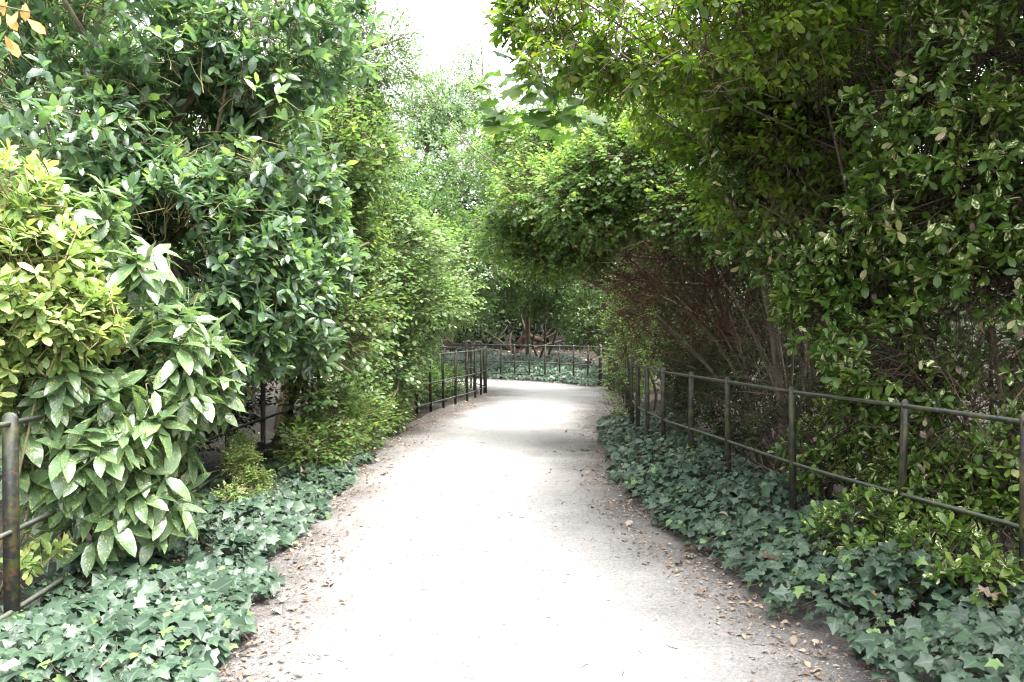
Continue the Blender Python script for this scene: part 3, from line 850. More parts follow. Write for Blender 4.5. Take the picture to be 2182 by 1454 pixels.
plant("variegated_shrub", "low cream-edged shrub growing through the near right railing", "shrub", (2.75, 5.0),
      [(2.72, 5.55, .80, .36, .45, .36), (3.02, 4.75, .78, .40, .45, .40), (2.12, 4.75, .34, .28, .32, .18), (2.30, 4.15, .32, .28, .32, .20), (2.85, 5.3, 1.15, .35, .4, .28), (2.35, 6.1, .62, .24, .3, .24), (2.62, 4.9, .45, .3, .4, .25), (2.6, 5.9, .95, .3, .35, .25), (2.7, 5.1, .62, .3, .35, .3), (3.1, 4.4, .5, .4, .4, .3)],
      1500, .066, 'obovate', 'variegated', 24, k=8, singles=300, trunk_r=.010, twigs='darktwig', slen=.07, droop=.08, e0=80, e1=38, up=.5, jit=.5, shell=.4, clump=.54, cfreq=2.6, tip=.4, stems=8, dry=14, rare=.02, rare_rng=(.9, 1))
plant("privet_bush", "small-leaved bush hanging over the right railing where the path opens out", "bush", (2.25, 13.2),
      [(1.92, 13.0, 1.75, .4, .8, .65), (1.8, 12.4, .95, .32, .6, .5), (2.1, 13.5, 2.3, .5, .8, .5), (1.72, 12.0, .5, .25, .5, .35), (2.3, 14.5, 1.2, .4, .8, .8)],
      1700, .048, 'oval', 'maple', 25, k=8, singles=0, trunk_r=.03, slen=.14, mode='flat', droop=.2, e0=60, up=.2, jit=.6, shell=.4, twigs='twig', clump=.42, tip=.5)

print("near plants", round(time.time() - T0, 1))

# sycamore twig with a few big leaves
def sycamore():
    r = np.random.default_rng(31)
    b = np.array([2.6, 7.4, 0.0])
    root = empty("sycamore_branch", tuple(b), "arching sycamore branch with large pale lobed leaves over the path", "branch")
    b3 = b
    limb = spline([(2.6, 7.4, -.05), (2.3, 7.3, 2.0), (1.55, 6.9, 3.75), at(1330, 120, 6.7), at(1262, 200, 6.5), at(1190, 195, 6.4), at(1140, 170, 6.4)], 34)
    V, F = tube(limb - b3, np.linspace(.045, .005, 34), 7)
    obj_np("stem", V, F, M['bark'], root)
    L = Leaves()
    tips = [at(1262, 200, 6.5), at(1190, 195, 6.4), at(1140, 170, 6.4), at(1180, 235, 6.4), at(1100, 150, 6.4), at(1120, 245, 6.5), at(1060, 190, 6.4), at(1225, 260, 6.6), at(1080, 255, 6.4)]
    tw = []
    for k, t in enumerate(tips):
        t = np.array(t)
        j = limb[np.argmin(np.linalg.norm(limb - t, axis=1))]
        tw.append((j, (j + t) / 2 + r.normal(size=3) * .03, t))
        for i in range(5):
            a = r.random() * 6.28
            e = t + np.array([math.cos(a) * .14 - .03, math.sin(a) * .14, r.normal() * .07 - .02])
            y = np.array([[math.cos(a) - .5, math.sin(a) - .2, -.55 + r.normal() * .2]])
            n = np.array([[r.normal() * .35, -.35 + r.normal() * .3, 1.0]])
            L.add(e[None], frames(y, n), np.array([.15 + .07 * r.random()]), np.array([r.random() * .9]))
            tw.append((t, (t + e) / 2, e))
    A, B, C = (np.array(x) for x in zip(*tw))
    V, F = tubes3(A, B, C, .0035, .0015)
    obj_np("twigs", V - b3, F, M['bark'], root, kind="stuff")
    L.done()
    PLANTS.append((root, L, 'sycamore', 'sycamore', 300))


sycamore()


def dead_thicket():
    r = np.random.default_rng(41)
    b = np.array([2.95, 8.6, 0.0])
    root = empty("dead_thicket", tuple(b), "mass of bare reddish brown twigs above the right railing", "thicket")
    lob = np.array([(1.95, 9.4, 2.2, .85, .8, .6), (1.75, 10.2, 1.75, .6, .8, .55), (2.3, 9.0, 2.45, .7, .8, .55), (2.5, 9.4, 1.6, .7, .8, .6), (3.1, 9.4, 2.0, .8, .8, .9), (1.55, 10.6, 2.3, .6, .6, .5), (2.3, 9.2, 2.8, .7, .7, .4), (2.9, 8.9, 2.6, .6, .6, .6)])
    n = 3400
    k = r.integers(0, len(lob), n)
    p = lob[k, :3] + nrm(r.normal(size=(n, 3))) * lob[k, 3:6] * (r.random(n) ** .4)[:, None]
    out = nrm(p - np.array([3.0, 8.8, 1.0]))
    d = nrm(out + .75 * r.normal(size=(n, 3)))
    ln = .18 + .55 * r.random(n) ** 2
    mid = p + d * ln[:, None] * .5 + r.normal(size=(n, 3)) * .05
    e = p + nrm(d + .5 * r.normal(size=(n, 3)) - np.array([0, 0, .15])) * ln[:, None]
    rr = .0020 + .0075 * r.random(n) ** 4
    V, F = tubes3(p, mid, e, rr, rr * .5)
    obj_np("twigs", V - b, F, M['redtwig'], root, kind="stuff")
    for i in range(16):
        t = lob[i % len(lob), :3] + r.normal(size=3) * .35
        a = b + np.array([r.normal() * .12, r.normal() * .12, -.05])
        m1 = a + (t - a) * .45 + np.array([.12, 0, .12]) + r.normal(size=3) * .08
        pts = spline([a, m1, t], 10)
        V, F = tube(pts - b, np.linspace(.030 - .012 * r.random(), .003, 10), 7)
        obj_np("stem", V, F, M['bark'], root)


dead_thicket()


def dark_twigs():
    """bare inner twigs of the variegated shrub's neighbour"""
    r = np.random.default_rng(43)
    b = np.array([3.3, 6.6, 0.0])
    root = empty("bare_shrub", tuple(b), "dark many-stemmed shrub fanning up behind the right railing", "shrub")
    lob = np.array([(2.7, 6.4, 1.2, .8, .6, .9), (2.6, 6.2, 2.4, .8, .6, .9), (3.2, 5.4, 2.2, .8, .7, 1.1), (3.1, 5.2, 1.0, .7, .6, .7)])
    n = 3600
    k = r.integers(0, len(lob), n)
    p = lob[k, :3] + nrm(r.normal(size=(n, 3))) * lob[k, 3:6] * (r.random(n) ** .45)[:, None]
    d = nrm(p - np.array([3.5, 6.8, .3]) + .9 * r.normal(size=(n, 3)))
    ln = .18 + .5 * r.random(n) ** 2
    mid = p + d * ln[:, None] * .5 + r.normal(size=(n, 3)) * .04
    e = p + nrm(d + .5 * r.normal(size=(n, 3))) * ln[:, None]
    rr = .0015 + .003 * r.random(n) ** 3
    V, F = tubes3(p, mid, e, rr, rr * .5)
    obj_np("twigs", V - b, F, M['twig'], root, kind="stuff")
    tops = [at(1640, 560, 7.4), at(1560, 620, 7.6), at(1700, 520, 7.2), at(1520, 560, 7.8), at(1760, 560, 6.9), at(1850, 430, 6.6), at(1600, 450, 7.6), at(1950, 560, 6.2)]
    for i, t in enumerate(tops):
        a = np.array([*at(1700 + 12 * i, 800, 7.2)[:2], -.05]) + np.array([r.normal() * .05, .3 * r.random(), 0])
        t = np.array(t)
        m1 = a + (t - a) * .5 + np.array([.10, 0, .05])
        pts = spline([a, m1, t], 10)
        V, F = tube(pts - b, np.linspace(.028 - .01 * r.random(), .003, 10), 7)
        obj_np("stem", V, F, M['twig'], root)
    return root


dark_twigs()

# ------------------------------------------------------------------ far trees
plant("ivy_clad_tree", "tall pale ivy-clad tree beyond the bend below the sky gap", "tree", (-3.0, 27),
      [(-3.4, 26, 5.0, 1.5, 1.4, 1.6), (-3.1, 26.5, 7.2, 1.4, 1.4, 1.4), (-2.6, 27, 8.6, 1.1, 1.2, .9), (-4.6, 27, 7.6, 1.5, 1.4, 1.8), (-1.6, 27.5, 6.4, 1.4, 1.3, 1.5), (-2.1, 27, 9.3, 1.6, 1.2, .8)],
      3300, .12, 'far', 'far_blue', 51, k=8, trunk_r=.12, slen=.25, shell=.4, clump=.45, cfreq=.9, twigs='twig', up=.3, droop=.2, twig_r=.008)
plant("thin_tree", "sparse thin-branched tree standing in the white sky gap", "tree", (-2.6, 31),
      [(-2.6, 31, 10.6, 1.6, 1.3, 1.5), (-4.2, 31, 11.5, 1.5, 1.2, 1.7), (-1.2, 31, 10.2, 1.2, 1.2, 1.5), (-3.6, 31, 9.0, 2.0, 1.2, 1.2), (-1.5, 31, 11.6, 1.0, 1.0, 1.2)],
      1200, .11, 'far', 'far_blue', 52, k=7, trunk_r=.16, slen=.3, shell=.7, clump=.55, cfreq=.8, twigs='twig', up=.5, droop=.1, twig_r=.007)
plant("round_tree", "bright full-crowned tree behind the sycamore leaves beyond the bend", "tree", (.6, 29),
      [(-.4, 28, 6.2, 1.6, 1.5, 1.5), (1.0, 27, 7.0, 1.8, 1.5, 1.6), (.2, 28, 8.2, 1.3, 1.3, 1.0), (2.2, 27, 8.8, 1.8, 1.5, 1.5), (1.4, 26.5, 5.2, 1.6, 1.4, 1.2)],
      3000, .11, 'far', 'far', 53, k=8, trunk_r=.10, slen=.25, shell=.4, clump=.45, cfreq=.9, twigs='twig', up=.3, droop=.2, twig_r=.008)
plant("beech_tree", "dark layered tree overhanging the far railing at the bend's left", "tree", (-1.6, 28.6),
      [(-1.3, 24.5, 3.7, 1.5, 1.3, .9), (-.4, 25.5, 4.6, 1.4, 1.3, .8), (-2.2, 25.5, 4.4, 1.3, 1.2, .9), (-1.5, 25.2, 2.6, 1.0, 1.2, .6), (.4, 26.2, 3.6, 1.2, 1.2, .7), (-1.5, 26.8, 1.9, 1.0, .8, .6), (-.5, 26.4, 2.7, .9, .8, .4)],
      3000, .095, 'far', 'far', 54, k=8, trunk_r=.05, nbr=2, slen=.25, shell=.4, clump=.45, cfreq=1.1, twigs='twig', mode='flat', up=.1, droop=.25, e0=60, twig_r=.007, trunk_h=2.6)
plant("thorn_tree", "small-leaved tree with three thin dark trunks behind the far railing", "tree", (1.0, 29.5),
      [(.9, 28, 3.3, 1.5, 1.4, .7), (2.0, 27.5, 3.0, 1.3, 1.3, .7), (1.4, 27.0, 4.2, 1.6, 1.3, .8), (3.0, 26.0, 3.0, 1.2, 1.3, .8), (2.6, 25.5, 2.3, .9, 1.0, .55), (2.6, 26.3, 1.6, 1.0, .8, .7), (.3, 27.6, 2.45, 1.2, .8, .35), (1.6, 27.4, 2.2, .9, .8, .4)],
      3000, .085, 'far', 'far', 55, k=8, trunk_r=.05, slen=.25, shell=.45, clump=.46, cfreq=1.1, twigs='darktwig', up=.1, droop=.2, twig_r=.007, stems=3)
plant("shade_bush", "dark bush crowding the right end of the far railing", "bush", (3.6, 24.0),
      [(3.4, 23.5, 1.2, .9, 1.3, .9), (3.8, 22.5, 2.2, 1.1, 1.3, .9), (4.0, 20, 1.6, 1.0, 1.5, 1.3), (3.4, 25.5, 1.6, 1.0, 1.2, .8)],
      1800, .09, 'far', 'dark', 56, k=8, trunk_r=.06, slen=.22, shell=.45, twigs='darktwig', up=.2, twig_r=.005)

plant("undergrowth_bush", "low dark green bush in the shade behind the right railing", "bush", (2.9, 8.0),
      [(2.6, 7.2, .6, .45, .6, .5), (2.5, 8.6, .7, .5, .7, .6), (2.4, 10.0, .7, .5, .8, .6), (3.2, 7.4, 1.0, .5, .6, .6), (2.9, 6.3, .5, .4, .5, .4), (2.6, 11.4, .9, .5, .8, .8)],
      1500, .06, 'oval', 'dark', 63, k=7, trunk_r=.015, slen=.14, shell=.5, clump=.45, twigs='darktwig', up=.5, mode='flat', e0=60, stems=6)
plant("overhanging_tree", "leafy tree reaching its branches over the path before the bend", "tree", (3.5, 17.4),
      [(1.9, 17.3, 4.5, 1.0, 1.2, .6), (.7, 18.0, 4.9, 1.1, 1.3, .6), (2.3, 19.5, 4.6, 1.1, 1.3, .7), (-.4, 19.2, 5.5, 1.1, 1.3, .6), (1.0, 20.2, 4.2, 1.0, 1.1, .5), (2.6, 16.0, 3.6, .7, 1.0, .6), (2.2, 18.5, 6.0, 1.5, 1.5, .7), (.6, 21.5, 5.4, 1.6, 1.3, .7), (.3, 16.8, 5.6, 1.0, 1.1, .5), (1.3, 16.0, 5.2, 1.0, 1.1, .5), (1.6, 20.5, 5.6, 1.3, 1.3, .6), (-.2, 21.0, 6.6, 1.3, 1.3, .6)],
      4600, .085, 'far', 'far', 64, k=8, trunk_r=.10, slen=.25, shell=.45, clump=.44, cfreq=1.2, twigs='twig', mode='flat', up=.1, droop=.25, e0=60, twig_r=.005, trunk_h=3.2)
plant("far_bush", "dim bush under the trees beyond the leaning log", "bush", (0, 33.5),
      [(-2.0, 33, 2.0, 1.8, 1.0, 1.3), (.6, 34, 2.6, 1.8, 1.0, 1.5), (3.2, 33, 2.4, 1.6, 1.0, 1.5), (-5, 31, 1.8, 2.0, 1.2, 1.8), (5.6, 30.5, 2.2, 1.6, 1.2, 1.8), (2.0, 30.5, 2.4, 1.2, .8, .5), (-.8, 30, 2.7, 1.3, .8, .5)],
      2600, .13, 'far', 'dark', 67, k=8, trunk_r=.05, slen=.25, shell=.6, twigs='darktwig', up=.2, stems=6, twig_r=.006)
# dense trees behind both sides: they close the view and shade the ground
BACK = [
    ("shade_tree", "deep shade tree behind the variegated shrub on the right", (5.6, 6.6), [(4.9, 6.2, 1.4, 1.1, 1.6, 1.3), (4.8, 6.0, 3.4, 1.2, 1.7, 1.2), (4.4, 5.2, 5.1, 1.8, 2.0, .9), (5.6, 7.0, 5.6, 2, 2, 1.2)], 57, 'dark'),
    ("shade_tree", "deep shade tree behind the brown twig mass", (4.6, 11.0), [(3.9, 10.6, 1.3, .9, 1.4, 1.2), (4.0, 10.8, 3.2, 1.1, 1.5, 1.2), (4.6, 11.3, 5.0, 1.3, 1.6, 1.1), (3.2, 12.6, 1.6, .8, 1.2, 1.1), (2.9, 13.2, 3.6, 1.0, 1.3, .9)], 58, 'dark'),
    ("shade_tree", "deep shade tree behind the small-leaved hanging bush", (4.6, 17.0), [(3.7, 16, 1.5, .8, 1.5, 1.2), (3.3, 16.5, 3.6, 1.1, 1.6, 1.1), (3.0, 17, 5.6, 1.6, 1.6, 1.2), (3.6, 19.5, 3.6, 1.2, 1.5, 1.3)], 59, 'dark'),
    ("shade_tree", "unseen tall tree added close on the right, its high crown shading the railing side", (4.4, 2.2), [(3.4, 2.6, 5.0, 1.7, 2.0, .9), (2.6, 4.2, 5.2, 1.3, 1.4, .7), (2.9, 4.7, 4.9, 1.1, 1.1, .45), (3.7, 3.8, 4.2, .8, .9, .6), (1.9, 3.3, 4.7, .9, 1.2, .5), (2.0, 1.2, 4.6, 1.1, 1.3, .6), (4.0, 2.0, 3.0, .8, 1.5, 1.4), (3.6, -.5, 4.6, 1.8, 1.8, 1.2), (4.4, -2.5, 2.6, 1.2, 1.8, 2.0)], 60, 'dark'),  # crown out of view, added to darken the right side
    ("shade_tree", "tall dense tree far back on the left behind the glossy evergreen", (-6.0, 9.5), [(-5.4, 9.2, 1.6, 1.2, 1.8, 1.5), (-5.4, 9.2, 4.0, 1.4, 1.8, 1.4), (-4.6, 11, 3.0, 1.2, 1.6, 2.0), (-4.4, 15, 3.0, 1.5, 2.0, 2.2), (-4.4, 16, 5.8, 1.6, 2.0, 1.4)], 61, 'far'),
    ("shade_tree", "dense tree filling the left bank behind the pale arching shrub", (-4.0, 18.5), [(-2.9, 17.5, 1.4, .9, 1.6, 1.1), (-2.7, 18, 3.2, 1.0, 1.8, 1.0), (-2.8, 20, 4.6, 1.3, 1.8, 1.2), (-3.6, 21.5, 1.6, 1.2, 1.0, 1.3)], 62, 'far'),
    ("shade_tree", "unseen tall tree added well back on the left to block low sky light", (-8.0, 6.0), [(-7.2, 6, 5.0, 1.8, 3.0, 2.5), (-7.2, 6, 8.5, 2.0, 3.0, 2.0), (-7.0, 12, 7.5, 2.0, 3.0, 3.0), (-7.0, 1, 6.0, 1.8, 2.5, 3.0)], 65, 'far'),  # unseen, added to keep low left sky off the right hedge
    ("shade_tree", "unseen tall tree added well back on the right to shade that side", (7.5, 7.5), [(6.0, 4, 7.5, 1.8, 3.0, 1.6), (5.6, 9, 7.5, 1.8, 3.0, 1.5), (5.0, 13, 7.5, 1.8, 2.5, 1.5), (6.5, 0, 5.0, 1.5, 3.0, 3.0)], 66, 'dark'),  # unseen, added to deepen the shade on the right
]
for nm_, lb_, bs_, lo_, sd_, mt_ in BACK:
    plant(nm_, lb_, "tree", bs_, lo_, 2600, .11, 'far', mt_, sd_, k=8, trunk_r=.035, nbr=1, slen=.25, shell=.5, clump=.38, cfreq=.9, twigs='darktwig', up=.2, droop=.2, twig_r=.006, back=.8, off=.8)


def woodland():
    """the wood all round, read as one mass"""
    r = np.random.default_rng(71)
    n = 30000
    a = r.random(n)
    x = np.where(a < .62, r.uniform(-26, 26, n), np.where(a < .81, r.uniform(-24, -8, n), r.uniform(7, 24, n)))
    y = np.where(a < .62, r.uniform(33, 44, n), r.uniform(-14, 36, n))
    top = 5.0 + 2.5 * noise3(np.column_stack([x, y, x * 0]), .35)
    z = gz(np.column_stack([x, y])) + top * r.random(n) ** .9
    p = np.column_stack([x, y, z])
    gap = (np.abs(x + 2.6) < 2.6) & (z > 9.0)
    p = p[~gap]
    d = nrm(r.normal(size=p.shape) + UP * .3)
    L = Leaves(); shoot_leaves(r, L, p, d, 3, .32, 'whorl', .4, .2); L.done()
    parts = [expand(diamond(.62, .25, .1), L.p, L.R, L.s, L.t * .7)]
    V, F, U, T = parts[0]
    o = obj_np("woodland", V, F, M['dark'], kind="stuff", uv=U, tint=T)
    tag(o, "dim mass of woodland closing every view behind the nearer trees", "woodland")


woodland()

# fallen arched trunk and trunks behind the far railing
def fallen_trunk():
    g = gz(np.array([[.35, 30.0]]))[0]
    b = np.array(at(1090, 760, 30)); b[2] = g
    root = empty("fallen_log", tuple(b), "leaning reddish brown arched trunk beyond the far railing", "log")
    pts = spline([at(1088, 775, 30), at(1104, 735, 30), at(1122, 716, 30), at(1142, 722, 30), at(1160, 728, 30.4)], 16)
    V, F = tube(pts - b, np.linspace(.15, .08, 16) * (1 + .15 * np.sin(np.arange(16) * 1.7)), 9)
    obj_np("trunk", V, F, M['log'], root)
    V, F = tube(spline([at(1122, 716, 30), at(1114, 690, 29.9), at(1106, 660, 29.8)], 8) - b, np.linspace(.10, .03, 8), 6)
    obj_np("branch", V, F, M['bark'], root)


fallen_trunk()

# ------------------------------------------------------------------ ivy beds
def ivy_bed(label, pts, hgt, seed, length, singles, dirs, fn, base, rare=.1, far=False):
    r = np.random.default_rng(seed)
    pts, hgt = fn(r)
    n = len(pts)
    q = np.column_stack([pts, pts[:, 0] * 0])
    z = gz(pts) + hgt * (.55 + 1.1 * (noise3(q, 2.6, 4) - .25)) * (1 - .75 * r.random(n) ** 2.2) + .025
    p = np.column_stack([pts, np.maximum(z, gz(pts) + .02)])
    dd = np.tile(np.array(dirs, float), (n, 1)) + r.normal(size=(n, 3)) * np.array([.8, .8, .2])
    dd[:, 2] = -.35 + .25 * r.normal(size=n)
    nn = UP[None] * 1.0 + nrm(np.array(dirs, float))[None] * .45 + r.normal(size=(n, 3)) * .38
    s = length * (.38 + .95 * r.random(n) ** 1.5)
    t = r.random(n) * .84
    yng = (r.random(n) < rare) | (noise3(q, 1.9, 9) * r.random(n) > .70)
    t = np.where(yng, .9 + .1 * r.random(n), t)
    s = np.where(yng, s * .7, s)
    b = np.array([*base, 0.0])
    root = empty("ivy_bed", tuple(b), label, "ivy")
    L = Leaves(); L.add(p, frames(dd, nn), s, t); L.done()
    m = r.random(n) < .25
    A = p[m]; C = A + np.column_stack([r.normal(size=(m.sum(), 2)) * .08, -.05 * np.ones(m.sum())])
    V, F = tubes3(A, (A + C) / 2 + np.array([0, 0, -.01]), C, .0018, .0018)
    obj_np("vines", V - b, F, M['twig'], root, kind="stuff")
    PLANTS.append((root, L, 'ivy', 'ivy', singles))


def band(edge, y0, y1, inner, outer, n, side):
    def fn(r):
        m = (edge[:, 1] > y0 - .5) & (edge[:, 1] < y1 + .5)
        E = edge[m]
        y = y0 + (y1 - y0) * r.random(n * 2) ** 1.15
        ex = np.interp(y, E[:, 1], E[:, 0])
        w = r.random(n * 2)
        off = inner(y) + (outer(y) - inner(y)) * w
        x = ex + side * off
        q = np.column_stack([x, y, x * 0])
        edge_n = noise3(q, 2.2, 2) * .5 + noise3(q, 6.0, 3) * .15
        ok = off > inner(y) + edge_n * .55
        x, y, off, w = x[ok][:n], y[ok][:n], off[ok][:n], w[ok][:n]
        return np.column_stack([x, y]), np.clip((off + .26) * .9, 0.03, 1.0)
    return fn


fl = band(EL, 2.3, 9.4, lambda y: -.10 - .10 * np.clip((y - 3.5) / 2.5, 0, 1), lambda y: 1.25 + 0 * y, 7000, -1)
def ivy_left(r):
    p, o = fl(r); return p, np.clip(o * .35, .03, .17)
ivy_bed("grey-green ivy carpet between the left railing and the path edge", None, None, 81, .088, 300, (.5, -.6, 0), ivy_left, (-1.9, 5.5), rare=.055)
fr = band(ER, 2.3, 13.0, lambda y: 0 * y - .15, lambda y: 1.25 + .12 * np.clip(8 - y, 0, 4) * 0 + 0 * y, 10500, 1)
def ivy_right(r):
    p, o = fr(r); return p, np.clip(.05 + o * .42, .04, .36)
ivy_bed("thick dark ivy mound at the foot of the right railing", None, None, 82, .080, 300, (-.7, -.5, 0), ivy_right, (1.7, 6.5), rare=.05)


def ivy_far(r):
    F_ = spline(FF, 80)
    n = 11000
    k = r.integers(0, 66, n)
    p = F_[k] + r.normal(size=(n, 2)) * .08
    f = np.clip((k - 8) / 22, 0, 1)
    o = r.random(n)
    off = -.5 + o * (1.7 + 2.4 * f)
    p = p + np.array([.62, .78]) * off[:, None]
    return p, np.clip(.14 + .22 * (off + .5), .12, .42)


ivy_bed("pale blue-green ivy strip along the foot of the distant railing", None, None, 83, .10, 0, (0, -1, 0), ivy_far, (.3, 25.3), rare=.02)

# ------------------------------------------------------------------ fallen leaves
def litter():
    r = np.random.default_rng(91)
    def strip(edge, side, n, y0, y1, inner, outer, p=1.3):
        m = (edge[:, 1] > -1) & (edge[:, 1] < 21)
        E = edge[m]
        y = y0 + (y1 - y0) * r.random(n) ** p
        x = np.interp(y, E[:, 1], E[:, 0]) + side * (outer - (outer + inner) * r.random(n) ** 1.2 + .05 * r.normal(size=n))
        return np.column_stack([x, y])
    P = [strip(EL, -1, 5200, 2, 19, .36, .16, 1.5), strip(ER, 1, 5200, 2, 20, .38, .16, 1.5), strip(EL, -1, 700, 2, 19, .7, .1, 1.5), strip(ER, 1, 700, 2, 19, .7, .1, 1.5), strip(ER, 1, 1500, 5, 20, -.3, 2.6), strip(EL, -1, 1200, 9, 20, -.2, 2.2)]
    k = r.integers(0, 80, 1500); F_ = spline(FF, 80)
    P.append(F_[k] + np.array([-.5, -.62]) * (r.random(1500) ** 1.5 * .9)[:, None])
    P.append(np.column_stack([r.uniform(-6, 6, 1500), r.uniform(26.5, 36, 1500)]))
    far_n = len(P[-1])
    P = np.vstack(P)
    keep = (noise3(np.column_stack([P, P[:, 0] * 0]), 1.9, 6) + .25 * r.random(len(P)) > .55) | (r.random(len(P)) < .3)
    keep[-far_n:] = True
    P = P[keep]
    s = .014 + .034 * r.random(len(P)) ** 2
    s[-far_n:] = .05 + .09 * r.random(far_n)
    pd = path_dist(P)
    z = np.where(pd < .40, .026, gz(P) + .02) + .008 * r.random(len(P))
    n = len(P)
    y = np.column_stack([r.normal(size=(n, 2)), .12 * r.normal(size=n)])
    nn = UP[None] + .3 * r.normal(size=(n, 3))
    Rm = frames(y, nn)
    t = r.random(n)
    h = r.random(n) < .5
    a = expand(TP['dry'][1][0], np.column_stack([P, z])[h], Rm[h], s[h], t[h])
    b = expand(TP['dry'][1][1], np.column_stack([P, z])[~h], Rm[~h], s[~h], t[~h])
    V = np.vstack([a[0], b[0]]); F = np.vstack([a[1], b[1] + len(a[0])]); U = np.vstack([a[2], b[2]]); T = np.concatenate([a[3], b[3]])
    o = obj_np("leaf_litter", V, F, M['dead'], kind="stuff", uv=U, tint=T)
    tag(o, "thin scatter of dry broken leaves along both path edges", "leaf litter")
    # single larger leaves
    me = [mesh_np("fallen_leaf", v, f, M['dead'], uv=u) for v, f, u in TP['dry'][0]]
    for edge, side, grp, lab in ((EL, -1, "fallen leaves by the left ivy", "lying along the left edge of the path"), (ER, 1, "fallen leaves by the right ivy", "lying along the right edge of the path")):
        q = strip(edge, side, 75, 3.1, 11, .34, .12, 1.6)
        for x, y_ in q:
            o = bpy.data.objects.new("fallen_leaf", me[r.integers(0, len(me))])
            sc = .034 + .036 * r.random() ** 1.5
            e = (r.normal() * .25, r.normal() * .25, r.random() * 6.28)
            o.location = (x, y_, .035 if path_dist(np.array([[x, y_]]))[0] < .40 else gz(np.array([[x, y_]]))[0] + .06)
            o.rotation_euler = e; o.scale = (sc,) * 3
            o["tint"] = float(r.random())
            hue = ("dark brown", "brown", "tan", "pale tan", "orange")[int(np.digitize(o["tint"], (.2, .45, .75, .95)))]
            form = {"fallen_leaf": "flat narrow", "fallen_leaf.001": "tightly curled", "fallen_leaf.002": "small lobed", "fallen_leaf.003": "broad lobed"}[o.data.name]
            tag(link(o), f"{hue} {form} dead leaf {lab}", "leaf", f"{hue} {form} {grp}")
    for edge, side, h0, h1, lab, grp, n in ((EL, -1, .10, .20, "dead leaf caught on top of the left ivy carpet", "dead leaves on the left ivy", 16), (ER, 1, .16, .36, "dead leaf caught on top of the right ivy mound", "dead leaves on the right ivy", 20)):
        y = 3.2 + 6 * r.random(n) ** 1.3
        E = edge[(edge[:, 1] > -1) & (edge[:, 1] < 21)]
        o_ = .15 + .8 * r.random(n)
        x = np.interp(y, E[:, 1], E[:, 0]) + side * o_
        for i in range(n):
            o = bpy.data.objects.new("dead_leaf", me[r.integers(0, len(me))])
            o.location = (x[i], y[i], gz(np.array([[x[i], y[i]]]))[0] + h0 + (h1 - h0) * o_[i])
            o.rotation_euler = (r.normal() * .3, r.normal() * .3, r.random() * 6.28)
            o.scale = (.06 + .05 * r.random(),) * 3
            o["tint"] = float(r.random())
            hue = ("dark brown", "brown", "tan", "pale tan", "orange")[int(np.digitize(o["tint"], (.2, .45, .75, .95)))]
            tag(link(o), f"{hue} {lab}", "leaf", f"{hue} {grp}")
    # grit
    n = 9000
    k = r.integers(0, NL, n)
    y = 2.2 + 10 * r.random(n) ** 1.6
    m = (EL[:, 1] > -1) & (EL[:, 1] < 20.0)
    xl, xr = np.interp(y, EL[m][:, 1], EL[m][:, 0]), np.interp(y, ER[m][:, 1], ER[m][:, 0])
    x = xl + (xr - xl) * (.5 + .5 * np.sign(r.normal(size=n)) * (1 - r.random(n) ** 2.0 * .95))
    octa = np.array([(1, 0, 0), (-1, 0, 0), (0, 1, 0), (0, -1, 0), (0, 0, .6), (0, 0, -.6)], float)
    of = np.array([(0, 2, 4), (2, 1, 4), (1, 3, 4), (3, 0, 4), (2, 0, 5), (1, 2, 5), (3, 1, 5), (0, 3, 5)])
    fx = (x - xl) / (xr - xl)
    z = .016 + .02 * np.sin(np.clip(fx, 0, 1) * math.pi)
    s = .002 + .004 * r.random(n) ** 2
    V = np.column_stack([x, y, z])[:, None] + octa[None] * s[:, None, None] * (1 + .5 * r.normal(size=(n, 6, 1)))
    F = (np.arange(n) * 6)[:, None, None] + of[None]
    o = obj_np("gravel", V.reshape(-1, 3), F.reshape(-1, 3), M['grit'], kind="stuff", smooth=False)
    tag(o, "loose pale grit scattered over the path surface", "gravel")


M['grit'] = rough_mat("grit", [(.3, (.2, .17, .15)), (.7, (.5, .47, .44))], 40)
litter()
def path_bits():
    r = np.random.default_rng(97)
    n = 420
    y = 2.6 + 13 * r.random(n) ** 1.7
    m = (EL[:, 1] > -1) & (EL[:, 1] < 20.0)
    xl, xr = np.interp(y, EL[m][:, 1], EL[m][:, 0]), np.interp(y, ER[m][:, 1], ER[m][:, 0])
    f = r.random(n)
    A = np.column_stack([xl + (xr - xl) * f, y, .018 + .02 * np.sin(f * math.pi) + 0 * y])
    a = r.random(n) * 6.28
    ln = .015 + .06 * r.random(n) ** 2.5
    C = A + np.column_stack([np.cos(a) * ln, np.sin(a) * ln, .004 * r.random(n)])
    B = (A + C) / 2 + r.normal(size=(n, 3)) * .006 * np.array([1, 1, .3])
    V, F = tubes3(A, B, C, .0022, .0012)
    o = obj_np("twig_litter", V, F, M['darktwig'], kind="stuff")
    tag(o, "tiny dark bits of twig dropped over the pale path", "twig litter")


path_bits()

